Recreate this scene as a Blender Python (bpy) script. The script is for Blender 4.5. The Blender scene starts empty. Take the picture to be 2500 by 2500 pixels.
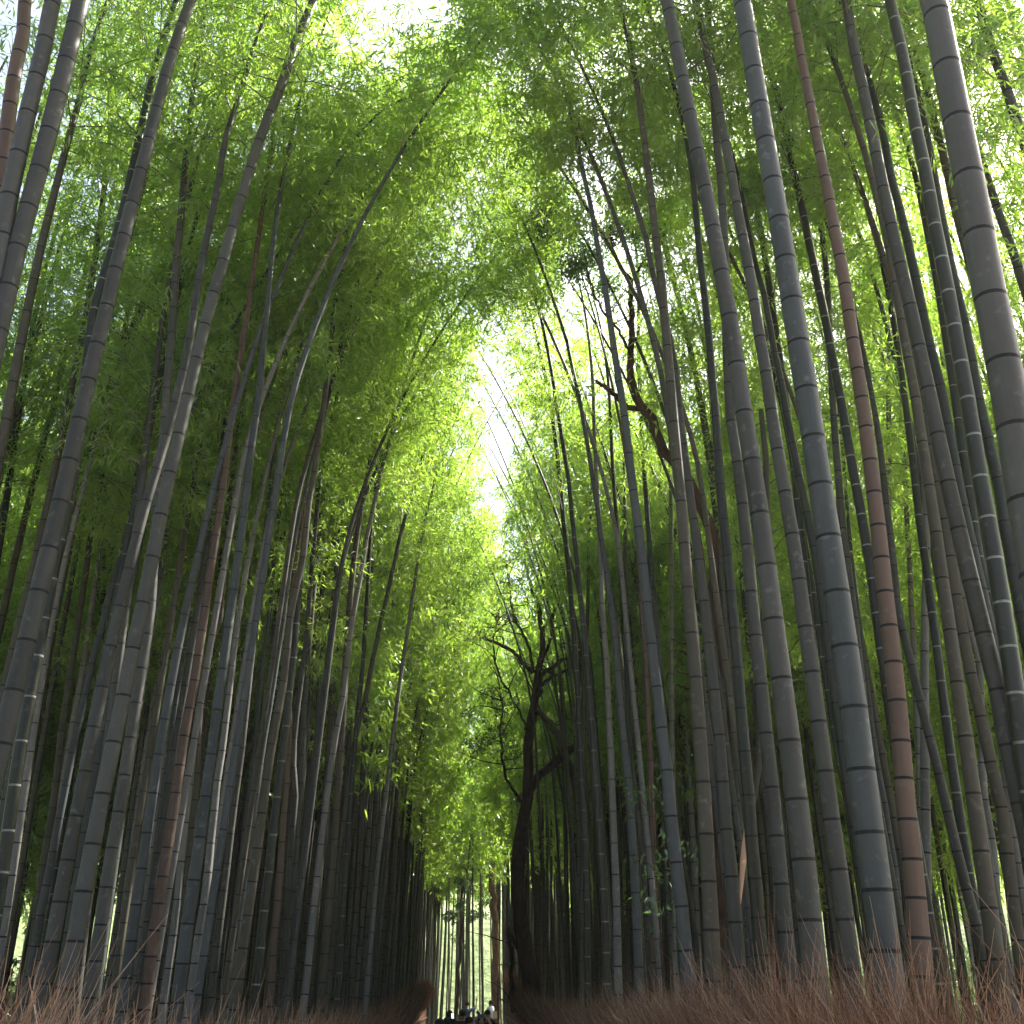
import bpy, bmesh, math, random
import numpy as np
from mathutils import Vector, Matrix

# ------------------------------------------------------------------ camera, sky, sun, exposure
S = bpy.context.scene
COL = S.collection
R = math.radians
PITCH, YAW, CAMZ, FPX = R(24.1), R(2.17), 2.05, 2623.0
cam_data = bpy.data.cameras.new('camera')
cam = bpy.data.objects.new('camera', cam_data); COL.objects.link(cam); S.camera = cam
cam_data.sensor_width = 36.0; cam_data.lens = 36.0 * FPX / 2500.0
cam_data.clip_start = 0.05; cam_data.clip_end = 2000
cam.location = (0, 0, CAMZ)
cam.rotation_euler = (R(90) + PITCH, 0, -YAW)

SUN_EL, SUN_AZ = R(47), R(56)          # azimuth clockwise from the path's direction (+Y)
W = bpy.data.worlds.new('World'); S.world = W; W.use_nodes = True
nt = W.node_tree; bg = nt.nodes['Background']
sky = nt.nodes.new('ShaderNodeTexSky'); sky.sky_type = 'NISHITA'; sky.sun_disc = False
sky.sun_elevation = SUN_EL; sky.sun_rotation = SUN_AZ
sky.dust_density = 5.0; sky.ozone_density = 0.3; sky.air_density = 0.8
nt.links.new(sky.outputs[0], bg.inputs[0]); bg.inputs[1].default_value = 0.10
sd = bpy.data.lights.new('sun', 'SUN'); sd.energy = 5.0; sd.angle = R(0.5); sd.color = (1.0, 0.95, 0.86)
sun = bpy.data.objects.new('sun', sd); COL.objects.link(sun)
sdir = Vector((math.sin(SUN_AZ) * math.cos(SUN_EL), math.cos(SUN_AZ) * math.cos(SUN_EL), math.sin(SUN_EL)))
sun.rotation_euler = sdir.to_track_quat('Z', 'Y').to_euler()
S.view_settings.view_transform = 'Standard'; S.view_settings.look = 'None'
S.view_settings.gamma = 1.0; S.view_settings.use_curve_mapping = False
S.view_settings.exposure = 2.5
cy = S.cycles
cy.max_bounces = 12; cy.diffuse_bounces = 11; cy.glossy_bounces = 2; cy.transmission_bounces = 8
cy.transparent_max_bounces = 4; cy.caustics_reflective = False; cy.caustics_refractive = False
cy.sample_clamp_indirect = 4.0
try:
    cy.use_denoising = True; cy.denoiser = 'OPENIMAGEDENOISE'
except Exception:
    pass

# ------------------------------------------------------------------ pixel (2500 px photo) -> ray
CF = np.array([math.sin(YAW) * math.cos(PITCH), math.cos(YAW) * math.cos(PITCH), math.sin(PITCH)])
CR = np.array([math.cos(YAW), -math.sin(YAW), 0.0])
CU = np.cross(CR, CF)
CP = np.array([0, 0, CAMZ])
def ray(px, py):
    return CF + CR * ((px - 1250) / FPX) + CU * ((1250 - py) / FPX)
def at_depth(px, py, t):
    return CP + ray(px, py) * t
def on_plane(px, py, Y):
    d = ray(px, py); k = Y / d[1]
    return CP + d * k, k

rng = np.random.default_rng(11)
random.seed(5)

# ------------------------------------------------------------------ materials
def new_mat(name):
    m = bpy.data.materials.new(name); m.use_nodes = True
    n = m.node_tree; n.nodes.clear()
    out = n.nodes.new('ShaderNodeOutputMaterial')
    return m, n, out
def link(n, a, b): n.links.new(a, b)

def culm_mat(name, c1, c2, rough=0.55, streak=0.5, spec=0.22, patch=None):
    m, n, out = new_mat(name)
    p = n.nodes.new('ShaderNodeBsdfPrincipled'); link(n, p.outputs[0], out.inputs[0])
    tc = n.nodes.new('ShaderNodeTexCoord')
    mp = n.nodes.new('ShaderNodeMapping'); mp.inputs['Scale'].default_value = (1, 1, 0.05)
    link(n, tc.outputs['Object'], mp.inputs[0])
    st = n.nodes.new('ShaderNodeTexNoise'); st.inputs['Scale'].default_value = 60; st.inputs['Detail'].default_value = 4
    link(n, mp.outputs[0], st.inputs[0])
    bl = n.nodes.new('ShaderNodeTexNoise'); bl.inputs['Scale'].default_value = 5; bl.inputs['Detail'].default_value = 6
    bl.inputs['Roughness'].default_value = 0.7
    link(n, tc.outputs['Object'], bl.inputs[0])
    oi = n.nodes.new('ShaderNodeObjectInfo')
    ad = n.nodes.new('ShaderNodeMath'); ad.operation = 'MULTIPLY_ADD'; ad.inputs[1].default_value = streak
    link(n, st.outputs[0], ad.inputs[0])
    m2 = n.nodes.new('ShaderNodeMath'); m2.operation = 'MULTIPLY_ADD'; m2.inputs[1].default_value = 0.9; m2.inputs[2].default_value = -0.42
    link(n, bl.outputs[0], m2.inputs[0]); link(n, m2.outputs[0], ad.inputs[2])
    at = n.nodes.new('ShaderNodeAttribute'); at.attribute_name = 'tint'
    a4 = n.nodes.new('ShaderNodeMath'); a4.operation = 'ADD'
    link(n, oi.outputs['Random'], a4.inputs[0]); link(n, at.outputs['Fac'], a4.inputs[1])
    a3 = n.nodes.new('ShaderNodeMath'); a3.operation = 'MULTIPLY_ADD'; a3.inputs[1].default_value = 0.42
    link(n, a4.outputs[0], a3.inputs[0]); link(n, ad.outputs[0], a3.inputs[2]); a3.use_clamp = True
    mx = n.nodes.new('ShaderNodeMix'); mx.data_type = 'RGBA'
    mx.inputs[6].default_value = (*c1, 1); mx.inputs[7].default_value = (*c2, 1)
    link(n, a3.outputs[0], mx.inputs[0])
    last = mx.outputs[2]
    # pale lichen blotches
    li = n.nodes.new('ShaderNodeTexNoise'); li.inputs['Scale'].default_value = 14; li.inputs['Detail'].default_value = 5
    link(n, tc.outputs['Object'], li.inputs[0])
    cr = n.nodes.new('ShaderNodeValToRGB'); cr.color_ramp.elements[0].position = 0.60; cr.color_ramp.elements[1].position = 0.74
    link(n, li.outputs[0], cr.inputs[0])
    ml = n.nodes.new('ShaderNodeMath'); ml.operation = 'MULTIPLY'; ml.inputs[1].default_value = 0.6
    link(n, cr.outputs[0], ml.inputs[0])
    m3 = n.nodes.new('ShaderNodeMix'); m3.data_type = 'RGBA'
    pc = patch or tuple(min(1, x * 1.5 + .03) for x in c2)
    m3.inputs[7].default_value = (*pc, 1); link(n, last, m3.inputs[6]); link(n, ml.outputs[0], m3.inputs[0])
    link(n, m3.outputs[2], p.inputs['Base Color'])
    p.inputs['Roughness'].default_value = rough
    p.inputs['Specular IOR Level'].default_value = spec
    bp = n.nodes.new('ShaderNodeBump'); bp.inputs['Strength'].default_value = 0.15; bp.inputs['Distance'].default_value = 0.002
    link(n, st.outputs[0], bp.inputs['Height']); link(n, bp.outputs[0], p.inputs['Normal'])
    return m

def noisy(name, c1, c2, scale=8, rough=0.8, bump=0.3, dist=0.01, detail=5, zs=1.0):
    m, n, out = new_mat(name)
    p = n.nodes.new('ShaderNodeBsdfPrincipled'); link(n, p.outputs[0], out.inputs[0])
    tc = n.nodes.new('ShaderNodeTexCoord'); mp = n.nodes.new('ShaderNodeMapping'); mp.inputs['Scale'].default_value = (1, 1, zs)
    link(n, tc.outputs['Object'], mp.inputs[0])
    t = n.nodes.new('ShaderNodeTexNoise'); t.inputs['Scale'].default_value = scale; t.inputs['Detail'].default_value = detail
    t.inputs['Roughness'].default_value = 0.65
    link(n, mp.outputs[0], t.inputs[0])
    r = n.nodes.new('ShaderNodeValToRGB'); r.color_ramp.elements[0].position = 0.32; r.color_ramp.elements[1].position = 0.68
    r.color_ramp.elements[0].color = (*c1, 1); r.color_ramp.elements[1].color = (*c2, 1)
    link(n, t.outputs[0], r.inputs[0]); link(n, r.outputs[0], p.inputs['Base Color'])
    p.inputs['Roughness'].default_value = rough; p.inputs['Specular IOR Level'].default_value = 0.25
    b = n.nodes.new('ShaderNodeBump'); b.inputs['Strength'].default_value = bump; b.inputs['Distance'].default_value = dist
    link(n, t.outputs[0], b.inputs['Height']); link(n, b.outputs[0], p.inputs['Normal'])
    return m

def leaf_mat(name, dif, tra, dif2, tra2, mixf=0.55):
    m, n, out = new_mat(name)
    geo = n.nodes.new('ShaderNodeTexCoord')
    nz = n.nodes.new('ShaderNodeTexNoise'); nz.inputs['Scale'].default_value = 1.1; nz.inputs['Detail'].default_value = 3
    link(n, geo.outputs['Object'], nz.inputs[0])
    at = n.nodes.new('ShaderNodeAttribute'); at.attribute_name = 'tint'
    s = n.nodes.new('ShaderNodeMath'); s.operation = 'MULTIPLY_ADD'; s.inputs[1].default_value = 0.7
    k = n.nodes.new('ShaderNodeMath'); k.operation = 'MULTIPLY_ADD'; k.inputs[1].default_value = 1.6; k.inputs[2].default_value = -0.65
    link(n, nz.outputs[0], k.inputs[0]); link(n, at.outputs['Fac'], s.inputs[0]); link(n, k.outputs[0], s.inputs[2]); s.use_clamp = True
    def mixc(a, b):
        mx = n.nodes.new('ShaderNodeMix'); mx.data_type = 'RGBA'
        mx.inputs[6].default_value = (*a, 1); mx.inputs[7].default_value = (*b, 1)
        link(n, s.outputs[0], mx.inputs[0]); return mx.outputs[2]
    d = n.nodes.new('ShaderNodeBsdfDiffuse'); link(n, mixc(dif, dif2), d.inputs[0])
    t = n.nodes.new('ShaderNodeBsdfTranslucent'); link(n, mixc(tra, tra2), t.inputs[0])
    g = n.nodes.new('ShaderNodeBsdfGlossy'); g.inputs['Roughness'].default_value = 0.38; g.inputs[0].default_value = (1, 1, 1, 1)
    m1 = n.nodes.new('ShaderNodeMixShader'); m1.inputs[0].default_value = mixf
    link(n, d.outputs[0], m1.inputs[1]); link(n, t.outputs[0], m1.inputs[2])
    m2 = n.nodes.new('ShaderNodeMixShader'); m2.inputs[0].default_value = 0.05
    link(n, m1.outputs[0], m2.inputs[1]); link(n, g.outputs[0], m2.inputs[2])
    link(n, m2.outputs[0], out.inputs[0])
    return m

M = {}
M['grey'] = culm_mat('weathered grey bamboo skin', (.017, .018, .014), (.052, .052, .044))
M['blue'] = culm_mat('waxy blue grey bamboo skin', (.018, .022, .021), (.048, .054, .052))
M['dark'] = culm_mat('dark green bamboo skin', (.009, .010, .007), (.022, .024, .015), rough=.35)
M['olive'] = culm_mat('olive bamboo skin', (.024, .023, .014), (.056, .050, .034))
M['red'] = culm_mat('reddish brown bamboo skin', (.048, .030, .021), (.088, .058, .042), patch=(.10, .09, .068))
M['pale'] = culm_mat('pale and sunlit bamboo skin', (.06, .06, .054), (.14, .135, .125))  # paler tone; on the lit culms it paints the sunlight in
M['black'] = culm_mat('blackened dead bamboo skin', (.012, .012, .01), (.03, .028, .022))
M['salmon'] = culm_mat('sunlit split bamboo wood', (.45, .26, .15), (.62, .38, .26))  # bare split wood with the sunlight on the tip put into its colour
M['ringd'] = noisy('dark node scar', (.004, .004, .004), (.012, .011, .010), 30, .8, .1, .002)
M['ringw'] = noisy('white waxy node bloom', (.10, .105, .09), (.19, .19, .165), 30, .7, .1, .002)
M['twig'] = noisy('bamboo branch', (.05, .06, .03), (.12, .12, .07), 10, .6, .1, .002)
M['leaf'] = leaf_mat('bamboo leaf', (.06, .13, .018), (.25, .465, .035), (.12, .20, .03), (.50, .69, .08))
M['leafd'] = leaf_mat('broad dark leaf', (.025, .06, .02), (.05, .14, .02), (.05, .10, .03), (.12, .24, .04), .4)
M['bark'] = noisy('dark brown bark', (.020, .013, .009), (.075, .045, .030), 9, .9, .9, .03, 7, .35)
M['barkb'] = noisy('light brown bark', (.10, .06, .035), (.26, .17, .10), 7, .9, .7, .03, 7, .3)
M['brush'] = noisy('dry red brown brushwood', (.09, .042, .028), (.34, .17, .11), 3, .85, .2, .004)
M['straw'] = noisy('pale dry twig', (.30, .20, .13), (.46, .33, .22), 5, .8, .1, .003)
M['soil'] = noisy('leaf littered soil', (.13, .11, .08), (.33, .29, .22), 6, .95, .6, .03, 8)
M['path'] = noisy('worn grey path', (.10, .095, .09), (.17, .16, .15), 4, .9, .2, .01, 8)
M['rail'] = culm_mat('old brown bamboo rail', (.14, .10, .06), (.28, .20, .12))

# ------------------------------------------------------------------ mesh helpers
def tag(o, label=None, cat=None, group=None, kind=None):
    if label: o['label'] = label
    if cat: o['category'] = cat
    if group: o['group'] = group
    if kind: o['kind'] = kind
    return o
def empty(name, loc):
    o = bpy.data.objects.new(name, None); COL.objects.link(o); o.location = loc; o.empty_display_size = .2
    return o
def mk(name, V, F, mats, mi=None, parent=None, origin=None, smooth=True, tint=None):
    """V (n,3), F (m,4) or (m,3) arrays; vertices are given in world space, origin is the parent's place."""
    V = np.asarray(V, dtype=np.float32); F = np.asarray(F, dtype=np.int32)
    if origin is not None: V = V - np.asarray(origin, dtype=np.float32)
    me = bpy.data.meshes.new(name); k = F.shape[1]
    me.vertices.add(len(V)); me.vertices.foreach_set('co', V.ravel())
    me.loops.add(F.size); me.loops.foreach_set('vertex_index', F.ravel())
    me.polygons.add(len(F)); me.polygons.foreach_set('loop_start', np.arange(len(F), dtype=np.int32) * k)
    me.polygons.foreach_set('use_smooth', np.full(len(F), smooth))
    for m in mats: me.materials.append(m)
    if mi is not None: me.polygons.foreach_set('material_index', np.asarray(mi, dtype=np.int32))
    if tint is not None:
        a = me.attributes.new('tint', 'FLOAT', 'POINT'); a.data.foreach_set('value', np.asarray(tint, dtype=np.float32))
    me.update(calc_edges=True)
    o = bpy.data.objects.new(name, me); COL.objects.link(o)
    if parent is not None: o.parent = parent
    elif origin is not None: o.location = origin
    return o

def frames(P):
    T = np.gradient(P, axis=0); T /= np.linalg.norm(T, axis=1)[:, None] + 1e-9
    ref = np.array([0.0, 1.0, 0.13])
    N = np.cross(T, ref); N /= np.linalg.norm(N, axis=1)[:, None] + 1e-9
    B = np.cross(T, N)
    return T, N, B
def tube(P, r, n=8, seed=0, wob=0.0):
    P = np.asarray(P, float); r = np.asarray(r, float)
    T, N, B = frames(P)
    a = np.arange(n) * 2 * math.pi / n
    rr = r[:, None] * np.ones(n)[None]
    if wob:
        g = np.random.default_rng(seed); rr = rr * (1 + wob * g.standard_normal((len(P), n)))
    V = P[:, None] + N[:, None] * (np.cos(a)[None] * rr)[..., None] + B[:, None] * (np.sin(a)[None] * rr)[..., None]
    V = V.reshape(-1, 3)
    i = np.arange(len(P) - 1)[:, None] * n; j = np.arange(n)[None]; jn = (j + 1) % n
    F = np.stack([i + j, i + jn, i + n + jn, i + n + j], -1).reshape(-1, 4)
    return V, F
def join(parts):
    Vs, Fs, off = [], [], 0
    for V, F in parts:
        Vs.append(V); Fs.append(F + off); off += len(V)
    return np.vstack(Vs), np.vstack(Fs)

def spline(P, m):
    """Catmull-Rom resampling of a polyline to m points, evenly by length."""
    P = np.asarray(P, float)
    if len(P) < 3:
        s = np.linspace(0, 1, m)[:, None]; return P[0] * (1 - s) + P[-1] * s
    Q = np.vstack([2 * P[0] - P[1], P, 2 * P[-1] - P[-2]])
    out = []
    for i in range(1, len(Q) - 2):
        for u in np.linspace(0, 1, 8, endpoint=False):
            a, b, c, d = Q[i - 1], Q[i], Q[i + 1], Q[i + 2]
            out.append(.5 * ((2 * b) + (-a + c) * u + (2 * a - 5 * b + 4 * c - d) * u * u + (-a + 3 * b - 3 * c + d) * u ** 3))
    out.append(P[-1]); out = np.array(out)
    L = np.r_[0, np.cumsum(np.linalg.norm(np.diff(out, axis=0), axis=1))]
    s = np.linspace(0, L[-1], m)
    return np.stack([np.interp(s, L, out[:, k]) for k in range(out.shape[1])], -1)

# ------------------------------------------------------------------ bamboo
def culm_geo(P, rad, sides, spacing, g, fine=True):
    """P dense path from base to tip (k,3), rad (k,). Node rings with a ridge; returns V, F, ring mask per face."""
    L = np.r_[0, np.cumsum(np.linalg.norm(np.diff(P, axis=0), axis=1))]
    s = .12; S_ = [0.0]; kind = [0]; scale = [1.0]
    hs = []
    while s < L[-1] - .1:
        h = s
        sp = spacing * min(1, .55 + h * .12) * (1 if h < L[-1] * .7 else .8) * g.uniform(.94, 1.06)
        hs.append(h); s += sp
    rr = np.interp(hs, L, rad) if hs else []
    for h, r in zip(hs, rr):
        w = max(.008, .015 * min(1, r / .06))
        prof = [(-3 * w, .998, 0), (-w * .8, 1.006, 1), (.0, .988, 1), (.5 * w, 1.004, 0), (1.8 * w, 1.0, 0)] if fine else \
               [(-.8 * w, 1.0, 1), (.6 * w, 1.0, 0)]
        for d, k, q in prof:
            if h + d > S_[-1] + 1e-4:
                S_.append(h + d); scale.append(k); kind.append(q)
    S_.append(L[-1]); scale.append(1); kind.append(0)
    S_ = np.array(S_)
    Q = np.stack([np.interp(S_, L, P[:, k]) for k in range(3)], -1)
    r = np.interp(S_, L, rad) * np.array(scale)
    T = np.stack([np.interp(S_, L, np.gradient(P[:, k], L)) for k in range(3)], -1)
    T /= np.linalg.norm(T, axis=1)[:, None]
    ref = np.array([.1, 1.0, 0]); N = np.cross(T, ref); N /= np.linalg.norm(N, axis=1)[:, None]; B = np.cross(T, N)
    a = np.arange(sides) * 2 * math.pi / sides
    V = Q[:, None] + r[:, None, None] * (N[:, None] * np.cos(a)[None, :, None] + B[:, None] * np.sin(a)[None, :, None])
    V = V.reshape(-1, 3)
    i = np.arange(len(Q) - 1)[:, None] * sides; j = np.arange(sides)[None]; jn = (j + 1) % sides
    F = np.stack([i + j, i + jn, i + sides + jn, i + sides + j], -1).reshape(-1, 4)
    mi = np.repeat(np.array(kind[:-1]), sides)
    seg = np.searchsorted(np.array(hs), S_) if hs else np.zeros(len(S_), int)
    tv = np.repeat(g.normal(.5, .28, len(hs) + 2)[seg], sides)
    return V, F, mi, tv

def gap_keep(X):
    """openings of the canopy, in world space, some cut to let sunlight through; True where leaves grow."""
    k = np.ones(len(X), bool)
    j = rng.normal(0, .22, len(X))
    wob = .35 * np.sin(X[:, 1] * .35) + .2 * np.sin(X[:, 1] * .9 + 1)
    k &= ~((np.abs(X[:, 0] - .30 - wob * .6 + j * .6) < .36) & (X[:, 1] > 15.5) & (X[:, 1] < 24.5) & (X[:, 2] > 6.0))   # slit above the path
    k &= ~((X[:, 0] > -1.6) & (X[:, 0] < 3.1) & (X[:, 1] < 34) & (X[:, 2] < 9.3 + j * 2 + 2.6 * (X[:, 1] > 22) * (X[:, 0] > .6)))   # clear air over the path below the canopy
    # a thinner patch of canopy behind the twisted tree lets light down
    k &= ~((X[:, 0] > 1.0) & (X[:, 0] < 8) & (X[:, 1] > 36) & (X[:, 1] < 45) & (rng.random(len(X)) < .55))
    # the sunny clearing at the far end: most of the canopy is missing there
    k &= ~((np.abs(X[:, 0] - 8.5) < 7) & (X[:, 1] > 45) & (X[:, 1] < 80) & (rng.random(len(X)) < .93))
    q = X[:, None, :] - BEAM[None, :, :3]                      # added chinks cut along the sun direction to streak the culms with light
    s_ = q @ SD
    k &= ~(((q ** 2).sum(-1) - s_ ** 2 < BEAM[None, :, 3] ** 2).any(1))
    for cx, cy_, cz, rx, ry, rz in GAPS:
        d = ((X[:, 0] - cx) / rx) ** 2 + ((X[:, 1] - cy_) / ry) ** 2 + ((X[:, 2] - cz) / rz) ** 2
        k &= d > 1 + j
    return k
GAPS = []
SD = np.array(sdir)
_b = np.random.default_rng(8)
BEAM = np.concatenate([np.stack([_b.uniform(-6.5, -1.9, 26), _b.uniform(7, 22, 26), _b.uniform(.8, 6, 26), _b.uniform(.34, .5, 26)], -1),
                       np.stack([_b.uniform(1.9, 4, 7), _b.uniform(5, 14, 7), _b.uniform(2, 9, 7), _b.uniform(.3, .42, 7)], -1)])
GAPS[:] = [(1.9, 13.5, 12, .75, 2.0, 5), (3.4, 15.5, 13, .7, 1.8, 6), (.3, 17, 14, .45, .7, 6)]

def leaves(C, D, ln, wd, g):
    """one folded leaf per row: C base points, D unit directions."""
    n = len(C)
    up = g.normal(0, 1, (n, 3)); N = np.cross(D, up); N /= np.linalg.norm(N, axis=1)[:, None] + 1e-9
    ln = ln[:, None]; wd = wd[:, None]
    sag = np.zeros((n, 3)); sag[:, 2] = -.12
    A = C; Bv = C + D * ln * .4 + N * wd * .5; Cc = C + D * ln + sag * ln; Dd = C + D * ln * .4 - N * wd * .5
    V = np.stack([A, Bv, Cc, Dd], 1).reshape(-1, 3)
    F = (np.arange(n)[:, None] * 4 + np.arange(4)[None])
    return V, F

def crown_geo(Pth, rad, h0f, g, nleaf, ll, lw, Lmax=2.2, step=.33, branch=True):
    L = np.r_[0, np.cumsum(np.linalg.norm(np.diff(Pth, axis=0), axis=1))]
    h = np.arange(L[-1] * h0f, L[-1] - .15, step)
    h = np.repeat(h, 2); n = len(h)
    base = np.stack([np.interp(h, L, Pth[:, k]) for k in range(3)], -1)
    u = (h - h[0]) / (L[-1] - h[0])
    az = g.uniform(0, 2 * math.pi, n); az[1::2] = az[0::2] + g.uniform(1.2, 2.6, n // 2)
    Lb = Lmax * (.5 + .5 * np.sin(math.pi * np.clip(u + .1, 0, 1))) * (1 - .5 * u) * g.uniform(.7, 1.2, n)
    el = np.radians(g.uniform(28, 58, n)); dr = g.uniform(.35, .75, n)
    def bp(ix, s):
        d = np.stack([np.cos(az[ix]), np.sin(az[ix]), np.zeros(len(ix))], -1)
        p = base[ix] + d * (Lb[ix] * s * np.cos(el[ix]))[:, None]
        p[:, 2] += Lb[ix] * (s * np.sin(el[ix]) - dr[ix] * s * s); return p
    # sprays then leaves
    per = 7
    ns = max(1, nleaf // per)
    w = Lb / Lb.sum()
    ix = g.choice(n, ns, p=w); s = g.uniform(.12, 1.0, ns) ** .8
    C = bp(ix, s) + g.normal(0, 1, (ns, 3)) * (.05 + .13 * Lb[ix] * s)[:, None] * np.array([1, 1, .7])
    C = C[gap_keep(C)]; ns = len(C)
    tint_s = np.clip(g.normal(.45, .25, ns), 0, 1)
    sd = g.normal(0, 1, (ns, 3)); sd[:, 2] -= .5; sd /= np.linalg.norm(sd, axis=1)[:, None]
    Cl = np.repeat(C, per, 0) + np.repeat(sd, per, 0) * g.uniform(0, .16, (ns * per, 1)) + g.normal(0, .035, (ns * per, 3))
    D = np.repeat(sd, per, 0) * .7 + g.normal(0, .6, (ns * per, 3)); D[:, 2] -= .25
    D /= np.linalg.norm(D, axis=1)[:, None]
    nl = ns * per
    V, F = leaves(Cl, D, ll * g.uniform(.6, 1.25, nl), lw * g.uniform(.7, 1.2, nl), g)
    tint = np.repeat(np.clip(np.repeat(tint_s, per) + g.normal(0, .12, nl), 0, 1), 4)
    mi = np.zeros(len(F), int)
    if branch:
        ks = np.array([0, .33, .66, 1.0]); BV = []; BF = []; off = len(V)
        pts = np.stack([bp(np.arange(n), np.full(n, k)) for k in ks], 1)          # n,4,3
        ok = gap_keep(pts[:, 3]) ; pts = pts[ok]; m = len(pts)
        rb = np.interp(h[ok], L, rad); rb = np.clip(rb * .28, .004, .011)
        a = np.array([0, 2.094, 4.189])
        d = pts[:, 3] - pts[:, 0]; d /= np.linalg.norm(d, axis=1)[:, None]
        N = np.cross(d, [0, 0, 1.0]); N /= np.linalg.norm(N, axis=1)[:, None] + 1e-6; Bn = np.cross(d, N)
        rk = rb[:, None] * np.array([1, .75, .5, .2])[None]
        TV = pts[:, :, None] + rk[:, :, None, None] * (N[:, None, None] * np.cos(a)[None, None, :, None] + Bn[:, None, None] * np.sin(a)[None, None, :, None])
        TV = TV.reshape(-1, 3)
        q = []
        for k in range(3):
            for j in range(3):
                jn = (j + 1) % 3; q.append([k * 3 + j, k * 3 + jn, k * 3 + 3 + jn, k * 3 + 3 + j])
        q = np.array(q)
        TF = (np.arange(m)[:, None, None] * 12 + q[None]).reshape(-1, 4) + off
        V = np.vstack([V, TV]); F = np.vstack([F, TF]); mi = np.r_[mi, np.ones(len(TF), int)]
        tint = np.r_[tint, np.zeros(len(TV))]
    return V, F, mi, tint

def extend_path(pts, rads, H, g, pull=None):
    """pts traced world points (z rising); brings the foot to the ground and lets the tip arch towards the path."""
    pts = [np.array(p, float) for p in pts]; rads = list(rads)
    if pts[0][2] > 0.0:
        j = min(2, len(pts) - 1)
        d = (pts[j] - pts[0]); d = d / d[2]
        lean = np.clip(d[0], -.3, .3)
        z = pts[0][2]
        foot = pts[0] - np.array([lean, 0, 1]) * (z + .15)
        mid = pts[0] - np.array([lean, 0, 1]) * ((z + .15) * .5)
        pts = [foot, mid] + pts
        rads = [rads[0] * 1.08, rads[0] * 1.05] + rads
    elif pts[0][2] < -.2:
        while len(pts) > 2 and pts[1][2] < -.1: pts.pop(0); rads.pop(0)
        d = pts[1] - pts[0]; pts[0] = pts[1] - d * ((pts[1][2] + .15) / d[2])
    top = pts[-1]; d = pts[-1] - pts[-2]; d = d / np.linalg.norm(d)
    left = max(H - top[2], 1.2)
    side = -np.sign(top[0]) if pull is None else pull
    n = 7; p = top.copy(); r0 = rads[-1]
    for i in range(n):
        d = d + np.array([side * .045, .012, -.03 * (i / n)]) * g.uniform(.7, 1.3); d /= np.linalg.norm(d)
        p = p + d * left / n; pts.append(p.copy()); rads.append(max(.004, r0 * (1 - (i + 1) / n) ** .75))
    P = np.array([list(a) + [b] for a, b in zip(pts, rads)])
    Q = spline(P, 60)
    return Q[:, :3], np.clip(Q[:, 3], .004, .2)

def crown_from(P, t, zs=None):
    """share of the length where the first branches sit: the near culms are bare far up"""
    L = np.r_[0, np.cumsum(np.linalg.norm(np.diff(P, axis=0), axis=1))]
    z = zs if zs else 10.6 if t < 12 else 9.2 if t < 20 else 8.2
    return float(min(.82, np.interp(z, P[:, 2], L / L[-1])))

def add_bamboo(P, rad, label, mat, ring, group, t, g, spacing=.38, sides=None, crown=True, crown_start=.45, nleaf=None, zs=None):
    org = P[0].copy(); org[2] = 0
    root = empty('bamboo', org)
    tag(root, label, 'bamboo', group)
    sides = sides or (16 if t < 12 else 10 if t < 22 else 7)
    V, F, mi, tv = culm_geo(P, rad, sides, spacing, g, fine=t < 26)
    mk('culm', V, F, [M[mat], M[ring]], mi, root, org, tint=tv)
    if crown:
        if t < 9: nl, ll, lw = 4200, .14, .024
        elif t < 26: nl, ll, lw = 6800, .135, .021
        elif t < 42: nl, ll, lw = 5200, .17, .030
        else: nl, ll, lw = 2400, .25, .045
        V, F, mi, tint = crown_geo(P, rad, crown_from(P, t, zs), g, nleaf or nl, ll, lw)
        mk('crown', V, F, [M['leaf'], M['twig']], mi, root, org, smooth=False, tint=tint)
    return root

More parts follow.
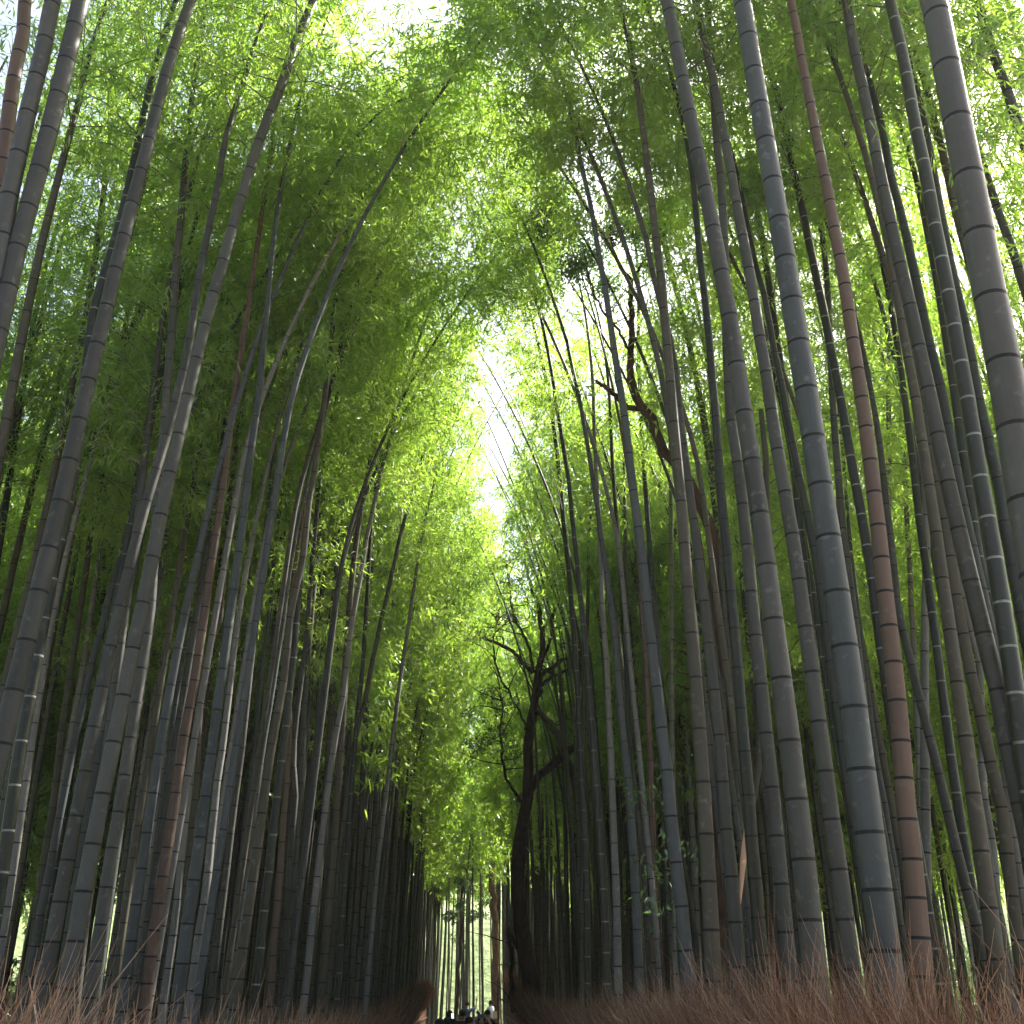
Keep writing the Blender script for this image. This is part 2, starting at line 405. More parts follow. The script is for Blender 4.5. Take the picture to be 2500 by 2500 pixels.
# label, skin, ring, width at the foot and at the top of the trace (photo px), traced centre line from foot to top
HERO = [
('smooth grey culm slanting across the upper left with dark evenly spaced nodes', 'grey', 'ringd', 48, 25, [21,1748, 53,1617, 84,1488, 115,1362, 145,1236, 173,1115, 200,999, 226,887, 254,779, 278,672, 306,564, 330,466, 357,369, 403,186, 466,0]),
('near black culm with white rings crossing behind the slanting grey one at left', 'dark', 'ringw', 33, 17, [5,2130, 44,1860, 69,1725, 116,1467, 142,1344, 163,1250, 187,1110, 207,930, 230,754, 256,667, 281,582, 307,485, 330,382, 362,233, 382,155, 420,32]),
('thick dark grey culm of the top left corner, third from the edge', 'grey', 'ringd', 46, 41, [10,745, 29,673, 42,605, 78,476, 113,346, 144,223, 184,58, 197,0]),
('thick grey culm of the top left corner beside the reddish one', 'grey', 'ringd', 44, 38, [3,598, 23,476, 49,359, 76,239, 104,129, 129,0]),
('reddish culm cut by the left edge in the top left corner', 'red', 'ringd', 38, 30, [0,479, 13,349, 29,223, 42,145, 57,80, 61,0]),
('longest grey culm of the left bank, leaning right with side branches above', 'grey', 'ringd', 43, 21, [130,2500, 173,2363, 192,2236, 218,2108, 243,1977, 270,1845, 298,1717, 323,1591, 351,1462, 377,1336, 403,1209, 430,1088, 458,968, 485,853, 514,741, 547,631, 574,530, 603,440, 629,352, 660,273, 691,198, 713,125, 743,55, 765,0]),
('dark grey culm running left of the longest leaning one, paler in its upper half', 'grey', 'ringd', 38, 12, [107,2409, 131,2284, 154,2158, 178,2032, 204,1904, 228,1776, 256,1653, 281,1531, 309,1413, 336,1303, 366,1194, 400,1085, 430,974, 453,884, 469,793, 482,706, 495,625, 530,466, 550,340, 582,243, 608,155, 621,113]),
('upright grey culm crossing behind the longest leaning culm near mid height', 'grey', 'ringd', 32, 13, [228,2373, 246,2260, 260,2150, 280,2038, 298,1930, 314,1823, 332,1714, 349,1606, 366,1502, 376,1350, 385,1193, 398,1092, 404,994, 412,893, 420,800, 427,706, 432,625, 440,550, 448,453, 456,366, 464,291, 472,223, 482,155, 492,81, 500,19]),
('thin culm hugging the right side of the slanting grey one at the top left', 'grey', 'ringd', 22, 14, [140,1350, 190,1060, 240,870, 280,690, 318,560, 345,460, 375,349, 398,275, 420,207, 443,145, 466,90, 492,29, 511,0]),
('thin dark culm with branching nodes left of the slanting grey one', 'olive', 'ringd', 22, 9, [20,1640, 61,1473, 84,1378, 104,1284, 125,1198, 141,1110, 160,1026, 175,945, 189,868, 207,790, 233,625, 243,550, 259,420, 272,307, 280,226, 281,136, 285,32]),
('slim olive culm reaching the left edge a little above mid height', 'olive', 'ringd', 17, 9, [15,1465, 32,1384, 52,1303, 71,1222, 91,1143, 110,1065, 129,987, 147,913, 167,838, 183,771, 210,657, 235,600, 265,518, 285,437, 299,366, 318,260]),
('mossy dark culm near the left edge with wide gaps between its nodes', 'olive', 'ringd', 27, 14, [0,1100, 13,1042, 29,952, 45,868, 61,784, 78,706, 97,615, 129,485, 146,420, 171,323, 194,243, 206,180]),
('dark green thin culm beside the mossy one at the left edge', 'dark', 'ringw', 17, 11, [5,1290, 19,1191, 32,1110, 42,1029, 53,965, 68,868, 78,806, 94,732, 112,650]),
('thin dark culm with spiky node stubs left of the lit one', 'olive', 'ringd', 19, 11, [80,2300, 107,2103, 120,2027, 133,1952, 149,1800, 160,1725, 171,1651, 183,1577, 194,1501, 205,1428, 215,1355, 226,1281, 239,1207, 254,1136, 264,1065, 277,999, 286,932, 301,835, 315,738, 335,644]),
('narrow dark culm rising into yellow green leaves at the left', 'dark', 'ringd', 13, 8, [205,1700, 223,1578, 238,1509, 251,1441, 262,1371, 273,1303, 285,1238, 296,1173, 306,1110, 319,1045, 333,965, 349,868, 372,771, 391,657, 400,560]),
('medium lighter grey culm between two darker ones on the left bank', 'blue', 'ringd', 22, 10, [70,2400, 89,2299, 105,2202, 125,2106, 142,2009, 162,1912, 180,1815, 204,1717, 223,1622, 249,1525, 272,1433, 298,1342, 319,1255, 333,1165, 346,1094, 359,1029, 372,965, 388,889, 401,819, 415,730]),
('long pinkish red culm standing among grey ones on the left bank', 'red', 'ringd', 30, 9, [353,2457, 364,2365, 377,2270, 393,2171, 408,2072, 424,1974, 438,1873, 453,1774, 472,1677, 487,1580, 501,1483, 514,1389, 529,1297, 542,1203, 560,1060, 578,933, 589,848, 605,760, 616,676, 629,597, 639,519, 646,500, 655,400, 664,348, 670,290]),
('blue grey culm whose tip arches far right over the path', 'blue', 'ringd', 30, 5, [304,2425, 315,2341, 327,2244, 343,2139, 359,2032, 374,1927, 390,1823, 409,1716, 429,1611, 450,1506, 474,1400, 497,1297, 521,1195, 547,1097, 573,1001, 602,909, 629,824, 660,741, 691,667, 720,597, 751,536, 774,482, 805,436, 829,385, 849,361, 891,308, 933,269, 966,248, 1007,232]),
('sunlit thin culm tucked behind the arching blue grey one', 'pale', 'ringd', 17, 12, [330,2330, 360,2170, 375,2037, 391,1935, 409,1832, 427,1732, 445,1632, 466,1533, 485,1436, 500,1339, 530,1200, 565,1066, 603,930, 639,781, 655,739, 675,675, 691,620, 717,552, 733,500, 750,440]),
('smooth blue grey culm standing clear right of the arching one', 'blue', 'ringd', 33, 11, [435,2438, 446,2342, 459,2249, 472,2156, 487,2063, 498,1969, 511,1877, 524,1780, 537,1686, 549,1596, 561,1505, 574,1416, 586,1329, 597,1241, 607,1157, 616,1076, 628,998, 637,921, 642,843, 652,765, 662,645, 671,565, 676,519]),
('tall straight lit culm leaning over the path left of the canopy gap', 'grey', 'ringd', 18, 7, [690,2420, 704,2167, 707,2107, 712,2048, 717,1986, 723,1926, 714,1855, 720,1789, 726,1727, 735,1662, 743,1597, 751,1536, 759,1410, 764,1356, 769,1300, 775,1241, 778,1183, 788,1125, 801,1076, 812,1018, 823,966, 836,911, 849,849, 866,791, 878,746, 895,694, 908,639, 924,587, 937,549, 950,519]),
('brownish culm left of the tall lit one, fading into leaves', 'olive', 'ringd', 24, 8, [616,2154, 628,2073, 639,1993, 650,1910, 662,1828, 691,1669, 701,1584, 707,1513, 725,1423, 743,1342, 752,1238, 767,1157, 775,1089, 788,1005, 798,930, 807,856, 814,775, 823,710, 840,629, 853,500]),
('almost black culm with bright white rings on the left bank', 'dark', 'ringw', 25, 14, [615,2490, 633,2340, 641,2255, 652,2167, 662,2083, 670,1997, 681,1910, 691,1826, 702,1741, 710,1655, 720,1571, 723,1513, 735,1400, 745,1300]),
('thin leafy culm between two taller ones left of the gap', 'grey', 'ringd', 15, 7, [735,1900, 745,1700, 770,1400, 790,1200, 812,965, 823,856, 836,775, 846,694, 856,629, 869,581, 875,526]),
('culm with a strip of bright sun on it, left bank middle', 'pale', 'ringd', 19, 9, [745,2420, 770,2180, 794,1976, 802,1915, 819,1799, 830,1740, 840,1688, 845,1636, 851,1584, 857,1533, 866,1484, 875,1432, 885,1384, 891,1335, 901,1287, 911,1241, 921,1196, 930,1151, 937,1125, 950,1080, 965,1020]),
('slender grey culm just left of the sun striped one', 'grey', 'ringd', 15, 8, [720,2300, 757,1918, 772,1808, 781,1643, 790,1575, 801,1533, 811,1481, 815,1432, 823,1368, 830,1303, 836,1245, 843,1190, 849,1135, 856,1082, 866,1011, 882,920]),
('dark bare culm leaning strongly right toward the path', 'grey', 'ringd', 15, 9, [800,2420, 820,2150, 849,1921, 856,1866, 872,1782, 888,1723, 898,1675, 908,1617, 921,1562, 930,1513, 943,1465, 953,1416, 966,1361, 976,1313, 989,1264, 1005,1212, 1018,1164, 1031,1125, 1043,1060]),
('thin bright culm at the inner edge of the left bank', 'pale', 'ringd', 14, 8, [895,2420, 921,2122, 927,2073, 933,2020, 938,1970, 945,1915, 953,1863, 958,1811, 964,1760, 969,1723, 977,1659, 984,1610, 992,1562, 1000,1507, 1008,1448, 1014,1416, 1020,1370]),
('dark green ringed culm left of the strongly leaning bare one', 'dark', 'ringw', 16, 9, [825,2420, 845,2100, 868,1800, 877,1707, 883,1652, 888,1591, 891,1536, 898,1426, 905,1300]),
('medium culm with sparse branches right of the clear blue grey one', 'grey', 'ringd', 21, 8, [523,2368, 532,2290, 542,2209, 552,2130, 561,2051, 571,1970, 582,1892, 592,1816, 600,1740, 608,1665, 616,1591, 623,1518, 634,1445, 639,1374, 647,1305, 655,1238, 662,1174, 668,1108, 676,1047, 683,988, 691,921, 701,866, 710,807, 723,743]),
('slim culm with a white sunlit stretch at two thirds down, left bank', 'blue', 'ringd', 17, 9, [555,2400, 592,2080, 599,2023, 605,1965, 612,1910, 618,1855, 626,1797, 628,1740, 634,1688, 639,1630, 647,1581, 655,1526, 662,1474, 665,1416, 672,1330]),
('slim blue grey culm in a close pair on the left bank', 'blue', 'ringd', 21, 9, [584,2227, 594,2162, 603,2098, 612,2035, 621,1972, 629,1912, 637,1850, 647,1790, 659,1723, 667,1672, 675,1620, 683,1568, 692,1516, 697,1465, 707,1400, 718,1330]),
('thin red brown culm squeezed between grey ones on the left bank', 'red', 'ringd', 19, 7, [660,2430, 668,2308, 673,2248, 680,2185, 684,2122, 688,2061, 692,1996, 699,1931, 702,1866, 707,1805, 705,1650, 707,1510, 718,1394, 728,1334, 736,1272, 746,1212, 757,1130, 775,1040]),
('greenish slim culm right behind the long pinkish red one', 'olive', 'ringd', 20, 11, [455,2200, 471,2008, 477,1933, 479,1858, 485,1784, 488,1709, 497,1635, 515,1560, 535,1531, 540,1470, 547,1412, 550,1350, 560,1230, 565,1180, 590,1000]),
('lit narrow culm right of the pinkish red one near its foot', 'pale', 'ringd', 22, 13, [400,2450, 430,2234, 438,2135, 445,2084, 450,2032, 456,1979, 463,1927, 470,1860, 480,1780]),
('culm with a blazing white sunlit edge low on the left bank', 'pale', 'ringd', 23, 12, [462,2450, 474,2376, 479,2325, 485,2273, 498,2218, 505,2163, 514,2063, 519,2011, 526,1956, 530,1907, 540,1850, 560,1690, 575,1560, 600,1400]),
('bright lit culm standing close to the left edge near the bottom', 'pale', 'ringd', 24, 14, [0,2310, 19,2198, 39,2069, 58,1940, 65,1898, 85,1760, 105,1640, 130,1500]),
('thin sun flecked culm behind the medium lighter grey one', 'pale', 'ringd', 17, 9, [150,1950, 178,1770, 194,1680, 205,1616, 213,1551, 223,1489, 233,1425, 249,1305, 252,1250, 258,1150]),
# right bank
('thickest bamboo of all, smooth grey, cutting the upper right corner', 'grey', 'ringd', 88, 61, [2500,1190, 2473,1020, 2431,784, 2402,657, 2388,553, 2344,330, 2302,113, 2278,0]),
('very thick blue grey bamboo on the right with long internodes', 'blue', 'ringd', 76, 42, [2170,2393, 2148,2220, 2124,2043, 2101,1868, 2079,1692, 2053,1519, 2027,1341, 1999,1165, 1974,991, 1946,817, 1919,646, 1892,479, 1863,311, 1835,142, 1811,0]),
('tall reddish brown bamboo with short internodes on the right', 'red', 'ringd', 54, 20, [2262,2480, 2254,2389, 2245,2284, 2234,2174, 2224,2069, 2211,1962, 2203,1852, 2194,1740, 2182,1633, 2171,1535, 2160,1441, 2150,1347, 2140,1258, 2131,1181, 2122,1110, 2116,1054, 2108,1002, 2100,947, 2090,884, 2079,816, 2069,737, 2055,651, 2037,560, 2021,466, 2001,372, 1982,273, 1964,181, 1948,91, 1933,10]),
('dark slate culm leaning left, second right of the reddish brown one', 'grey', 'ringd', 45, 23, [2460,1810, 2438,1692, 2409,1577, 2380,1459, 2352,1342, 2325,1225, 2299,1107, 2275,991, 2249,874, 2224,758, 2197,644, 2171,531, 2148,421, 2126,311, 2105,207, 2082,104, 2066,0]),
('thick dark green culm with white rings beside the thickest bamboo', 'dark', 'ringw', 46, 26, [2490,1771, 2467,1612, 2443,1455, 2417,1299, 2389,1143, 2365,991, 2338,843, 2312,699, 2283,556, 2260,424, 2231,288, 2210,163, 2181,37, 2173,0]),
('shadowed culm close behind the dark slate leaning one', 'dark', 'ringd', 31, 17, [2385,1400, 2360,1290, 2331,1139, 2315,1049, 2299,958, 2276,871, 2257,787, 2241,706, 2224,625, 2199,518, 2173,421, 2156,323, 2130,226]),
('medium grey culm nearest the top right corner', 'grey', 'ringd', 25, 21, [2490,317, 2470,249, 2451,201, 2425,129, 2405,65, 2389,0]),
('thin dark culm passing behind the thickest bamboo to its right', 'grey', 'ringd', 23, 12, [2500,700, 2486,641, 2448,550, 2422,469, 2393,382, 2330,220, 2250,55, 2234,0]),
('thin brownish culm half hidden at the left flank of the thickest bamboo', 'olive', 'ringd', 24, 14, [2385,700, 2357,598, 2334,518, 2315,430, 2296,349, 2276,275, 2257,194, 2231,129, 2208,32]),
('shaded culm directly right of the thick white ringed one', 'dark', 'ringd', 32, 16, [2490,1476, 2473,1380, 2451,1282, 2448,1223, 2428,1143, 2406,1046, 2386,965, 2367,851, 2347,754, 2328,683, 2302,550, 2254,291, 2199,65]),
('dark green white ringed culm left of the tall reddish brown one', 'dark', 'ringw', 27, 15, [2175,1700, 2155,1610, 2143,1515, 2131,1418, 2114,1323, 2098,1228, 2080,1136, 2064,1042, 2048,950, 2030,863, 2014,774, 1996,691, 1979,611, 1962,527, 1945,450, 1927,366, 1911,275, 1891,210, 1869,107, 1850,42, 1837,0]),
('dark culm slanting down to the right from behind the reddish brown one', 'grey', 'ringd', 28, 15, [2409,2360, 2380,2247, 2354,2150, 2334,2069, 2315,1988, 2296,1907, 2279,1832, 2260,1768, 2241,1687, 2221,1606, 2199,1519, 2186,1444, 2179,1347, 2165,1250, 2150,1100]),
('olive grey culm with clean dark nodes between the thin ringed and the slate one', 'olive', 'ringd', 42, 18, [2422,2270, 2405,2152, 2389,2035, 2373,1917, 2357,1798, 2339,1683, 2323,1567, 2305,1447, 2289,1326, 2271,1204, 2252,1084, 2234,965, 2211,845, 2192,728, 2179,657, 2160,560]),
('thin almost black culm with many white rings right of the reddish brown one', 'dark', 'ringw', 27, 14, [2395,2320, 2383,2232, 2368,2150, 2354,2067, 2342,1982, 2328,1896, 2317,1810, 2305,1722, 2294,1635, 2283,1548, 2271,1460, 2260,1373, 2247,1289, 2237,1204, 2228,1122, 2218,1042, 2207,961, 2197,884, 2186,811, 2173,738, 2160,667]),
('thin pale culm climbing through a bright sky gap at the upper right', 'pale', 'ringd', 13, 7, [2292,806, 2281,725, 2270,659, 2254,595, 2239,531, 2223,472, 2211,411, 2199,356, 2186,307, 2173,239, 2156,129, 2143,65]),
('thick grey culm with a sunlit white patch at its top, right of the gap', 'grey', 'ringd', 61, 30, [1985,2325, 1972,2190, 1956,2045, 1938,1896, 1919,1745, 1899,1593, 1879,1444, 1860,1295, 1839,1149, 1816,1007, 1795,864, 1772,725, 1748,598, 1724,472, 1698,349, 1672,223, 1648,97, 1627,0]),
('grey culm between the sun patched and the very thick blue grey one', 'grey', 'ringd', 46, 18, [2069,2292, 2055,2179, 2040,2067, 2024,1961, 2011,1853, 1995,1738, 1979,1619, 1962,1502, 1946,1384, 1927,1265, 1907,1151, 1888,1039, 1874,931, 1855,826, 1839,720, 1821,618, 1801,514, 1784,414, 1764,314, 1746,215, 1724,120, 1704,24, 1698,0]),
('grey culm emerging left of the thick sun patched one lower down', 'grey', 'ringd', 39, 15, [1917,2268, 1907,2161, 1898,2066, 1890,1974, 1869,1784, 1860,1687, 1848,1586, 1837,1488, 1829,1384, 1818,1286, 1808,1185, 1795,1091, 1782,994, 1774,800, 1768,600, 1761,443, 1750,349, 1732,82, 1727,0]),
('long dark brown grey culm right of the twin thin ones, reaching the top', 'olive', 'ringd', 41, 12, [1741,2378, 1738,2298, 1732,2190, 1726,2084, 1721,1978, 1706,1768, 1698,1661, 1690,1557, 1680,1454, 1672,1354, 1666,1260, 1657,1168, 1649,1078, 1641,991, 1635,906, 1627,826, 1619,741, 1611,644, 1601,586, 1593,508, 1585,437, 1577,366, 1567,298, 1559,233, 1547,165, 1536,104, 1523,47, 1510,0]),
('grey culm with a lit right side leaning left into the bright sky gap', 'blue', 'ringd', 35, 7, [1681,2390, 1672,2310, 1663,2204, 1649,2098, 1638,1995, 1629,1892, 1615,1785, 1604,1683, 1591,1580, 1580,1478, 1569,1376, 1557,1274, 1543,1175, 1533,1078, 1520,982, 1505,892, 1492,803, 1480,719, 1465,638, 1452,556, 1439,485, 1423,421, 1410,351, 1384,233, 1358,155, 1342,107]),
('grey culm that forks visually from the long dark one high up', 'grey', 'ringd', 34, 9, [1798,2287, 1792,2204, 1784,2121, 1775,2032, 1766,1947, 1761,1860, 1753,1774, 1743,1687, 1733,1603, 1724,1518, 1714,1434, 1704,1352, 1693,1266, 1682,1186, 1672,1110, 1662,1034, 1656,981, 1649,900, 1625,780, 1601,706, 1591,657, 1585,611, 1559,524, 1539,459, 1523,417, 1507,366, 1484,307]),
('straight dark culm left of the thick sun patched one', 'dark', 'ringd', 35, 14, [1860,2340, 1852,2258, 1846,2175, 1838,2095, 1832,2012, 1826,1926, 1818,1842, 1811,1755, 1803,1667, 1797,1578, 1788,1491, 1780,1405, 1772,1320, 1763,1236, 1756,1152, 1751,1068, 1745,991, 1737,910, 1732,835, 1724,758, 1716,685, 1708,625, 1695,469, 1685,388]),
('thin straight blue green culm in front of the crooked brown tree', 'blue', 'ringd', 18, 9, [1665,2380, 1650,2100, 1630,1850, 1615,1687, 1609,1599, 1602,1531, 1598,1465, 1591,1399, 1586,1334, 1581,1269, 1577,1207, 1572,1144, 1569,1084, 1565,1021, 1564,961, 1560,900, 1559,832, 1559,680]),
('bright blue grey culm rising left of the right bank, free of leaves', 'blue', 'ringd', 23, 7, [1560,2390, 1556,2276, 1553,2218, 1550,2158, 1546,2098, 1543,2038, 1538,1972, 1535,1909, 1526,1848, 1522,1789, 1515,1729, 1510,1667, 1505,1607, 1499,1544, 1492,1483, 1484,1421, 1475,1362, 1465,1302, 1459,1246, 1450,1186, 1441,1130, 1433,1075, 1423,1021, 1413,968, 1397,900, 1387,845, 1360,760, 1340,700]),
('leftmost tall white ringed culm of the right bank', 'dark', 'ringw', 17, 11, [1435,2419, 1434,2304, 1432,2201, 1427,2035, 1425,1978, 1420,1926, 1420,1871, 1413,1755, 1412,1700, 1407,1643, 1404,1588, 1400,1533, 1395,1480, 1392,1428, 1387,1375, 1381,1324, 1374,1250, 1365,1143, 1357,1078, 1348,1010]),
('white ringed culm just right of the leftmost ringed one', 'dark', 'ringw', 21, 8, [1482,2387, 1479,2284, 1477,2227, 1473,2172, 1470,2118, 1467,2061, 1463,2004, 1450,1834, 1446,1777, 1442,1719, 1437,1662, 1431,1606, 1426,1551, 1421,1493, 1415,1438, 1410,1383, 1404,1328, 1395,1250, 1391,1191, 1378,1110, 1368,1046, 1358,991, 1352,942, 1342,880]),
('very thin green culm between the ringed pair and the twisted tree limbs', 'olive', 'ringd', 12, 7, [1425,1900, 1425,1700, 1430,1600, 1436,1454, 1436,1405, 1439,1269, 1445,1180]),
('thin lit culm directly left of the bright blue grey one', 'pale', 'ringd', 20, 8, [1510,2400, 1505,2200, 1497,2000, 1491,1839, 1488,1781, 1486,1724, 1483,1667, 1480,1611, 1476,1557, 1471,1501, 1468,1446, 1468,1396, 1463,1347, 1462,1266, 1452,1094, 1449,981, 1447,932]),
('thin dark culm right of the bright blue grey one', 'dark', 'ringd', 18, 8, [1570,2380, 1548,2050, 1536,1800, 1528,1600, 1520,1476, 1513,1379, 1507,1302, 1494,1110, 1490,1000]),
('knobbly thin grey culm with side twigs, right bank centre', 'grey', 'ringd', 15, 7, [1590,2380, 1568,2100, 1543,1863, 1539,1793, 1536,1727, 1533,1656, 1530,1590, 1530,1525, 1530,1462, 1526,1337, 1526,1279, 1523,1110, 1520,1040]),
('pinkish pale straight culm standing alone in the middle of the right bank', 'pale', 'ringd', 16, 9, [1650,2380, 1645,2100, 1640,1810, 1640,1748, 1640,1687, 1640,1627, 1640,1569, 1640,1509, 1640,1451, 1639,1396, 1638,1339, 1638,1250, 1636,1100, 1634,1020]),
('brown reddish slim culm behind the lit leaning grey one', 'red', 'ringd', 21, 9, [1600,2379, 1598,2276, 1595,2138, 1593,2012, 1589,1932, 1588,1863, 1585,1810, 1581,1753, 1580,1696, 1577,1641, 1575,1583, 1568,1528, 1562,1400]),
('slim grey culm in front of the black crooked trunk', 'grey', 'ringd', 20, 10, [1785,2330, 1780,2100, 1773,1900, 1766,1732, 1763,1653, 1761,1570, 1759,1489, 1756,1409, 1755,1328, 1750,1250, 1746,1207, 1743,1100]),
('lit thin culm showing in the gap right of the reddish brown bamboo', 'pale', 'ringd', 16, 11, [2245,1900, 2238,1750, 2232,1599, 2229,1538, 2224,1478, 2223,1418, 2220,1362, 2216,1302, 2211,1188, 2207,1126, 2202,1046]),
('pale thin culm beside the gap, left of the lit one', 'pale', 'ringd', 16, 9, [2178,1400, 2169,1269, 2169,1204, 2170,1143, 2171,1081, 2170,1021, 2169,961, 2170,845, 2169,764, 2168,650]),
('short visible culm with a violet sunlit patch right of the reddish brown one', 'pale', 'ringd', 25, 17, [2262,2150, 2257,1800, 2258,1729, 2257,1671, 2257,1606, 2258,1541, 2258,1476, 2260,1425, 2262,1300]),
('many jointed thin culm right of the very thick blue grey one', 'blue', 'ringd', 20, 8, [2200,2300, 2186,2127, 2176,2072, 2168,2021, 2160,1966, 2150,1911, 2139,1855, 2132,1800, 2124,1745, 2118,1690, 2111,1635, 2105,1580, 2098,1525, 2092,1472, 2085,1417, 2079,1362, 2074,1307, 2069,1253, 2062,1150]),
('olive brown culm low at the right, behind the olive grey one', 'olive', 'ringd', 31, 24, [2470,2180, 2457,2043, 2441,1953, 2418,1861, 2399,1768, 2376,1675, 2359,1586, 2341,1494, 2326,1404, 2313,1315, 2300,1230]),
('shaded white ringed culm left of the thick dark green one', 'dark', 'ringw', 28, 14, [2440,1620, 2412,1457, 2386,1347, 2373,1236, 2354,1128, 2339,1021, 2323,914, 2307,811, 2291,709, 2270,600, 2240,450]),
('dark grey culm directly right of the very thick blue grey one', 'grey', 'ringd', 25, 12, [2150,2100, 2125,1900, 2100,1650, 2069,1379, 2056,1282, 2046,1155, 2034,994, 2027,850, 2020,700, 2014,625, 2004,550, 1995,485, 1985,404, 1975,350]),
('lit grey strip of a culm low at the far right', 'pale', 'ringd', 22, 13, [2440,2300, 2425,2080, 2409,1982, 2399,1924, 2393,1638, 2380,1578, 2367,1519, 2347,1431]),
('thin dark culm in the shadow right of the plain grey one', 'dark', 'ringw', 22, 15, [2075,1980, 2043,1816, 2027,1716, 2011,1616, 1995,1515, 1979,1415, 1962,1315, 1950,1220]),
('dark culm with one pale sun fleck left of the very thick one', 'dark', 'ringd', 28, 12, [2085,2010, 2060,1850, 2040,1700, 2020,1560, 2004,1444, 1988,1341, 1969,1250, 1953,1175, 1936,1091, 1920,1013, 1907,932, 1895,884, 1879,793, 1863,706, 1843,641, 1824,550, 1805,453, 1785,372]),
('thin ringed dark green culm right of the grey one at top centre right', 'dark', 'ringw', 21, 12, [1965,1400, 1945,1200, 1925,1030, 1900,850, 1886,751, 1873,664, 1860,576, 1847,492, 1834,408, 1826,328, 1814,246, 1800,168, 1788,81, 1782,0]),
('blackened dead culm leaning behind the bright blue grey foot, right bank', 'black', 'ringd', 15, 8, [1706,2407, 1697,2276, 1680,2170, 1668,2100, 1655,1990, 1646,1880]),
]


FOOT = []
for it in HERO:
    label, mat, ring, w0, w1, pts = it[:6]
    D = min(.155, .075 + .00115 * w0)
    t0 = FPX * D / w0
    if len(it) > 6 and it[6]: t0 = it[6]
    Y = at_depth(pts[0], pts[1], t0)[1]
    xy = [(pts[i], pts[i + 1]) for i in range(0, len(pts), 2)]
    ya, yb = xy[0][1], xy[-1][1]
    wp, wr = [], []
    g = np.random.default_rng(int(xy[0][0] * 7 + xy[-1][0]))
    tilt = g.normal(0, .012)
    for (x, y) in xy:
        p, k = on_plane(x, y, Y)
        p, k = on_plane(x, y, Y + tilt * p[2])
        f = (y - yb) / (ya - yb + 1e-6)
        wp.append(p); wr.append((w1 + (w0 - w1) * f) * k / FPX / 2)
    H = g.uniform(14.5, 17.5) if w0 > 16 else g.uniform(12.5, 15.5)
    P, rad = extend_path(wp, wr, H, g)
    sp = .27 if mat == 'red' and w0 > 25 else g.uniform(.34, .43)
    FOOT.append((P[0][0], P[0][1]))
    add_bamboo(P, rad, label, mat, ring, 'tall bamboos lining the path', t0, g, sp)

# ------------------------------------------------------------------ more single bamboos behind them
def rand_path(x, y, H, g, dia):
    side = -np.sign(x); ax = abs(x)
    lean = side * g.uniform(-.005, .025) + g.normal(0, .010)
    ly = g.normal(0, .012)
    arch = side * g.uniform(.4, 2.0) * (1 if ax < 6 else .5)
    z = np.linspace(-.1, H, 40); u = z / H
    P = np.stack([x + lean * z + arch * np.clip(u - .5, 0, 1) ** 2 * 3.2 + .02 * np.sin(z * .7 + x), y + ly * z + g.normal(0, .5) * np.clip(u - .4, 0, 1) ** 2, z - np.clip(u - .6, 0, 1) ** 2 * 2.0], -1)
    rad = dia / 2 * (1.05 - .35 * u - .6 * np.clip(u - .45, 0, 1) ** 1.3 * 1.3); rad = np.clip(rad, .005, 1)
    return P, rad

def free(x, y, d):
    for a, b in FOOT:
        if (a - x) ** 2 + (b - y) ** 2 < d * d: return False
    return True
ARCH = [(2.3, 9.4), (-2.3, 9.7), (-2.6, 12.2), (-3.2, 13.4), (3.3, 12.8), (-2.4, 15.0), (2.9, 10.8), (-3.0, 10.9), (3.6, 14.4), (-4.2, 12.0), (4.4, 11.2), (2.3, 13.2), (-2.2, 13.9),
        (-2.3, 21.5), (2.9, 21.8), (-2.8, 24), (3.1, 24.6), (-2.2, 26.8), (-2.5, 29.5), (-2.3, 32.5), (2.9, 33), (-2.4, 36), (2.4, 37), (3.2, 19.6), (-2.6, 19.4),
        (-2.0, 23), (2.8, 23.4), (-2.1, 25.4), (-2.0, 28.2), (-2.0, 31), (-2.1, 34.3), (2.8, 35), (-2.0, 38.5), (2.1, 39.5), (2.0, 42), (-2.0, 41), (2.4, 18.2), (2.6, 20.6), (2.3, 22.6), (2.5, 24.2), (1.95, 26.2), (2.3, 36.2), (2.7, 37.6), (2.1, 44.5), (2.5, 47), (-2.2, 44), (-2.1, 47.5), (-2.0, 37.2)]
ORD = 'first second third fourth fifth sixth seventh eighth ninth tenth eleventh twelfth thirteenth fourteenth fifteenth sixteenth seventeenth eighteenth nineteenth twentieth twenty-first twenty-second twenty-third twenty-fourth twenty-fifth twenty-sixth twenty-seventh twenty-eighth twenty-ninth thirtieth'.split()
for i, (x, y) in enumerate(ARCH):
    g = np.random.default_rng(900 + i); side = -np.sign(x); H = 14.2 if y < 18 else g.uniform(14.5, 16.5) if y < 34 else 18.2
    z = np.linspace(-.1, H, 40); u = z / H
    P = np.stack([x + side * .05 * z + side * g.uniform(1.6, 2.6) * np.clip(u - .52, 0, 1) ** 1.5 * 2.7, y + 0 * z, z - np.clip(u - .6, 0, 1) ** 2 * 4], -1)
    rad = .036 * (1.05 - .35 * u - .6 * np.clip(u - .45, 0, 1) ** 1.3 * 1.3); FOOT.append((x, y))
    add_bamboo(P, np.clip(rad, .005, 1), 'slim bamboo arching over the path, %s such from the viewer on the %s bank' % (ORD[sorted(b for a, b in ARCH if (a < 0) == (x < 0)).index(y)], 'left' if x < 0 else 'right'), ('grey', 'blue', 'olive', 'pale')[i % 4], 'ringd', 'bamboos arching over the path', y, g, .38, nleaf=8600 if y < 18 else 8500)
fill = []
cand = []
g0 = np.random.default_rng(77)
tries = 0
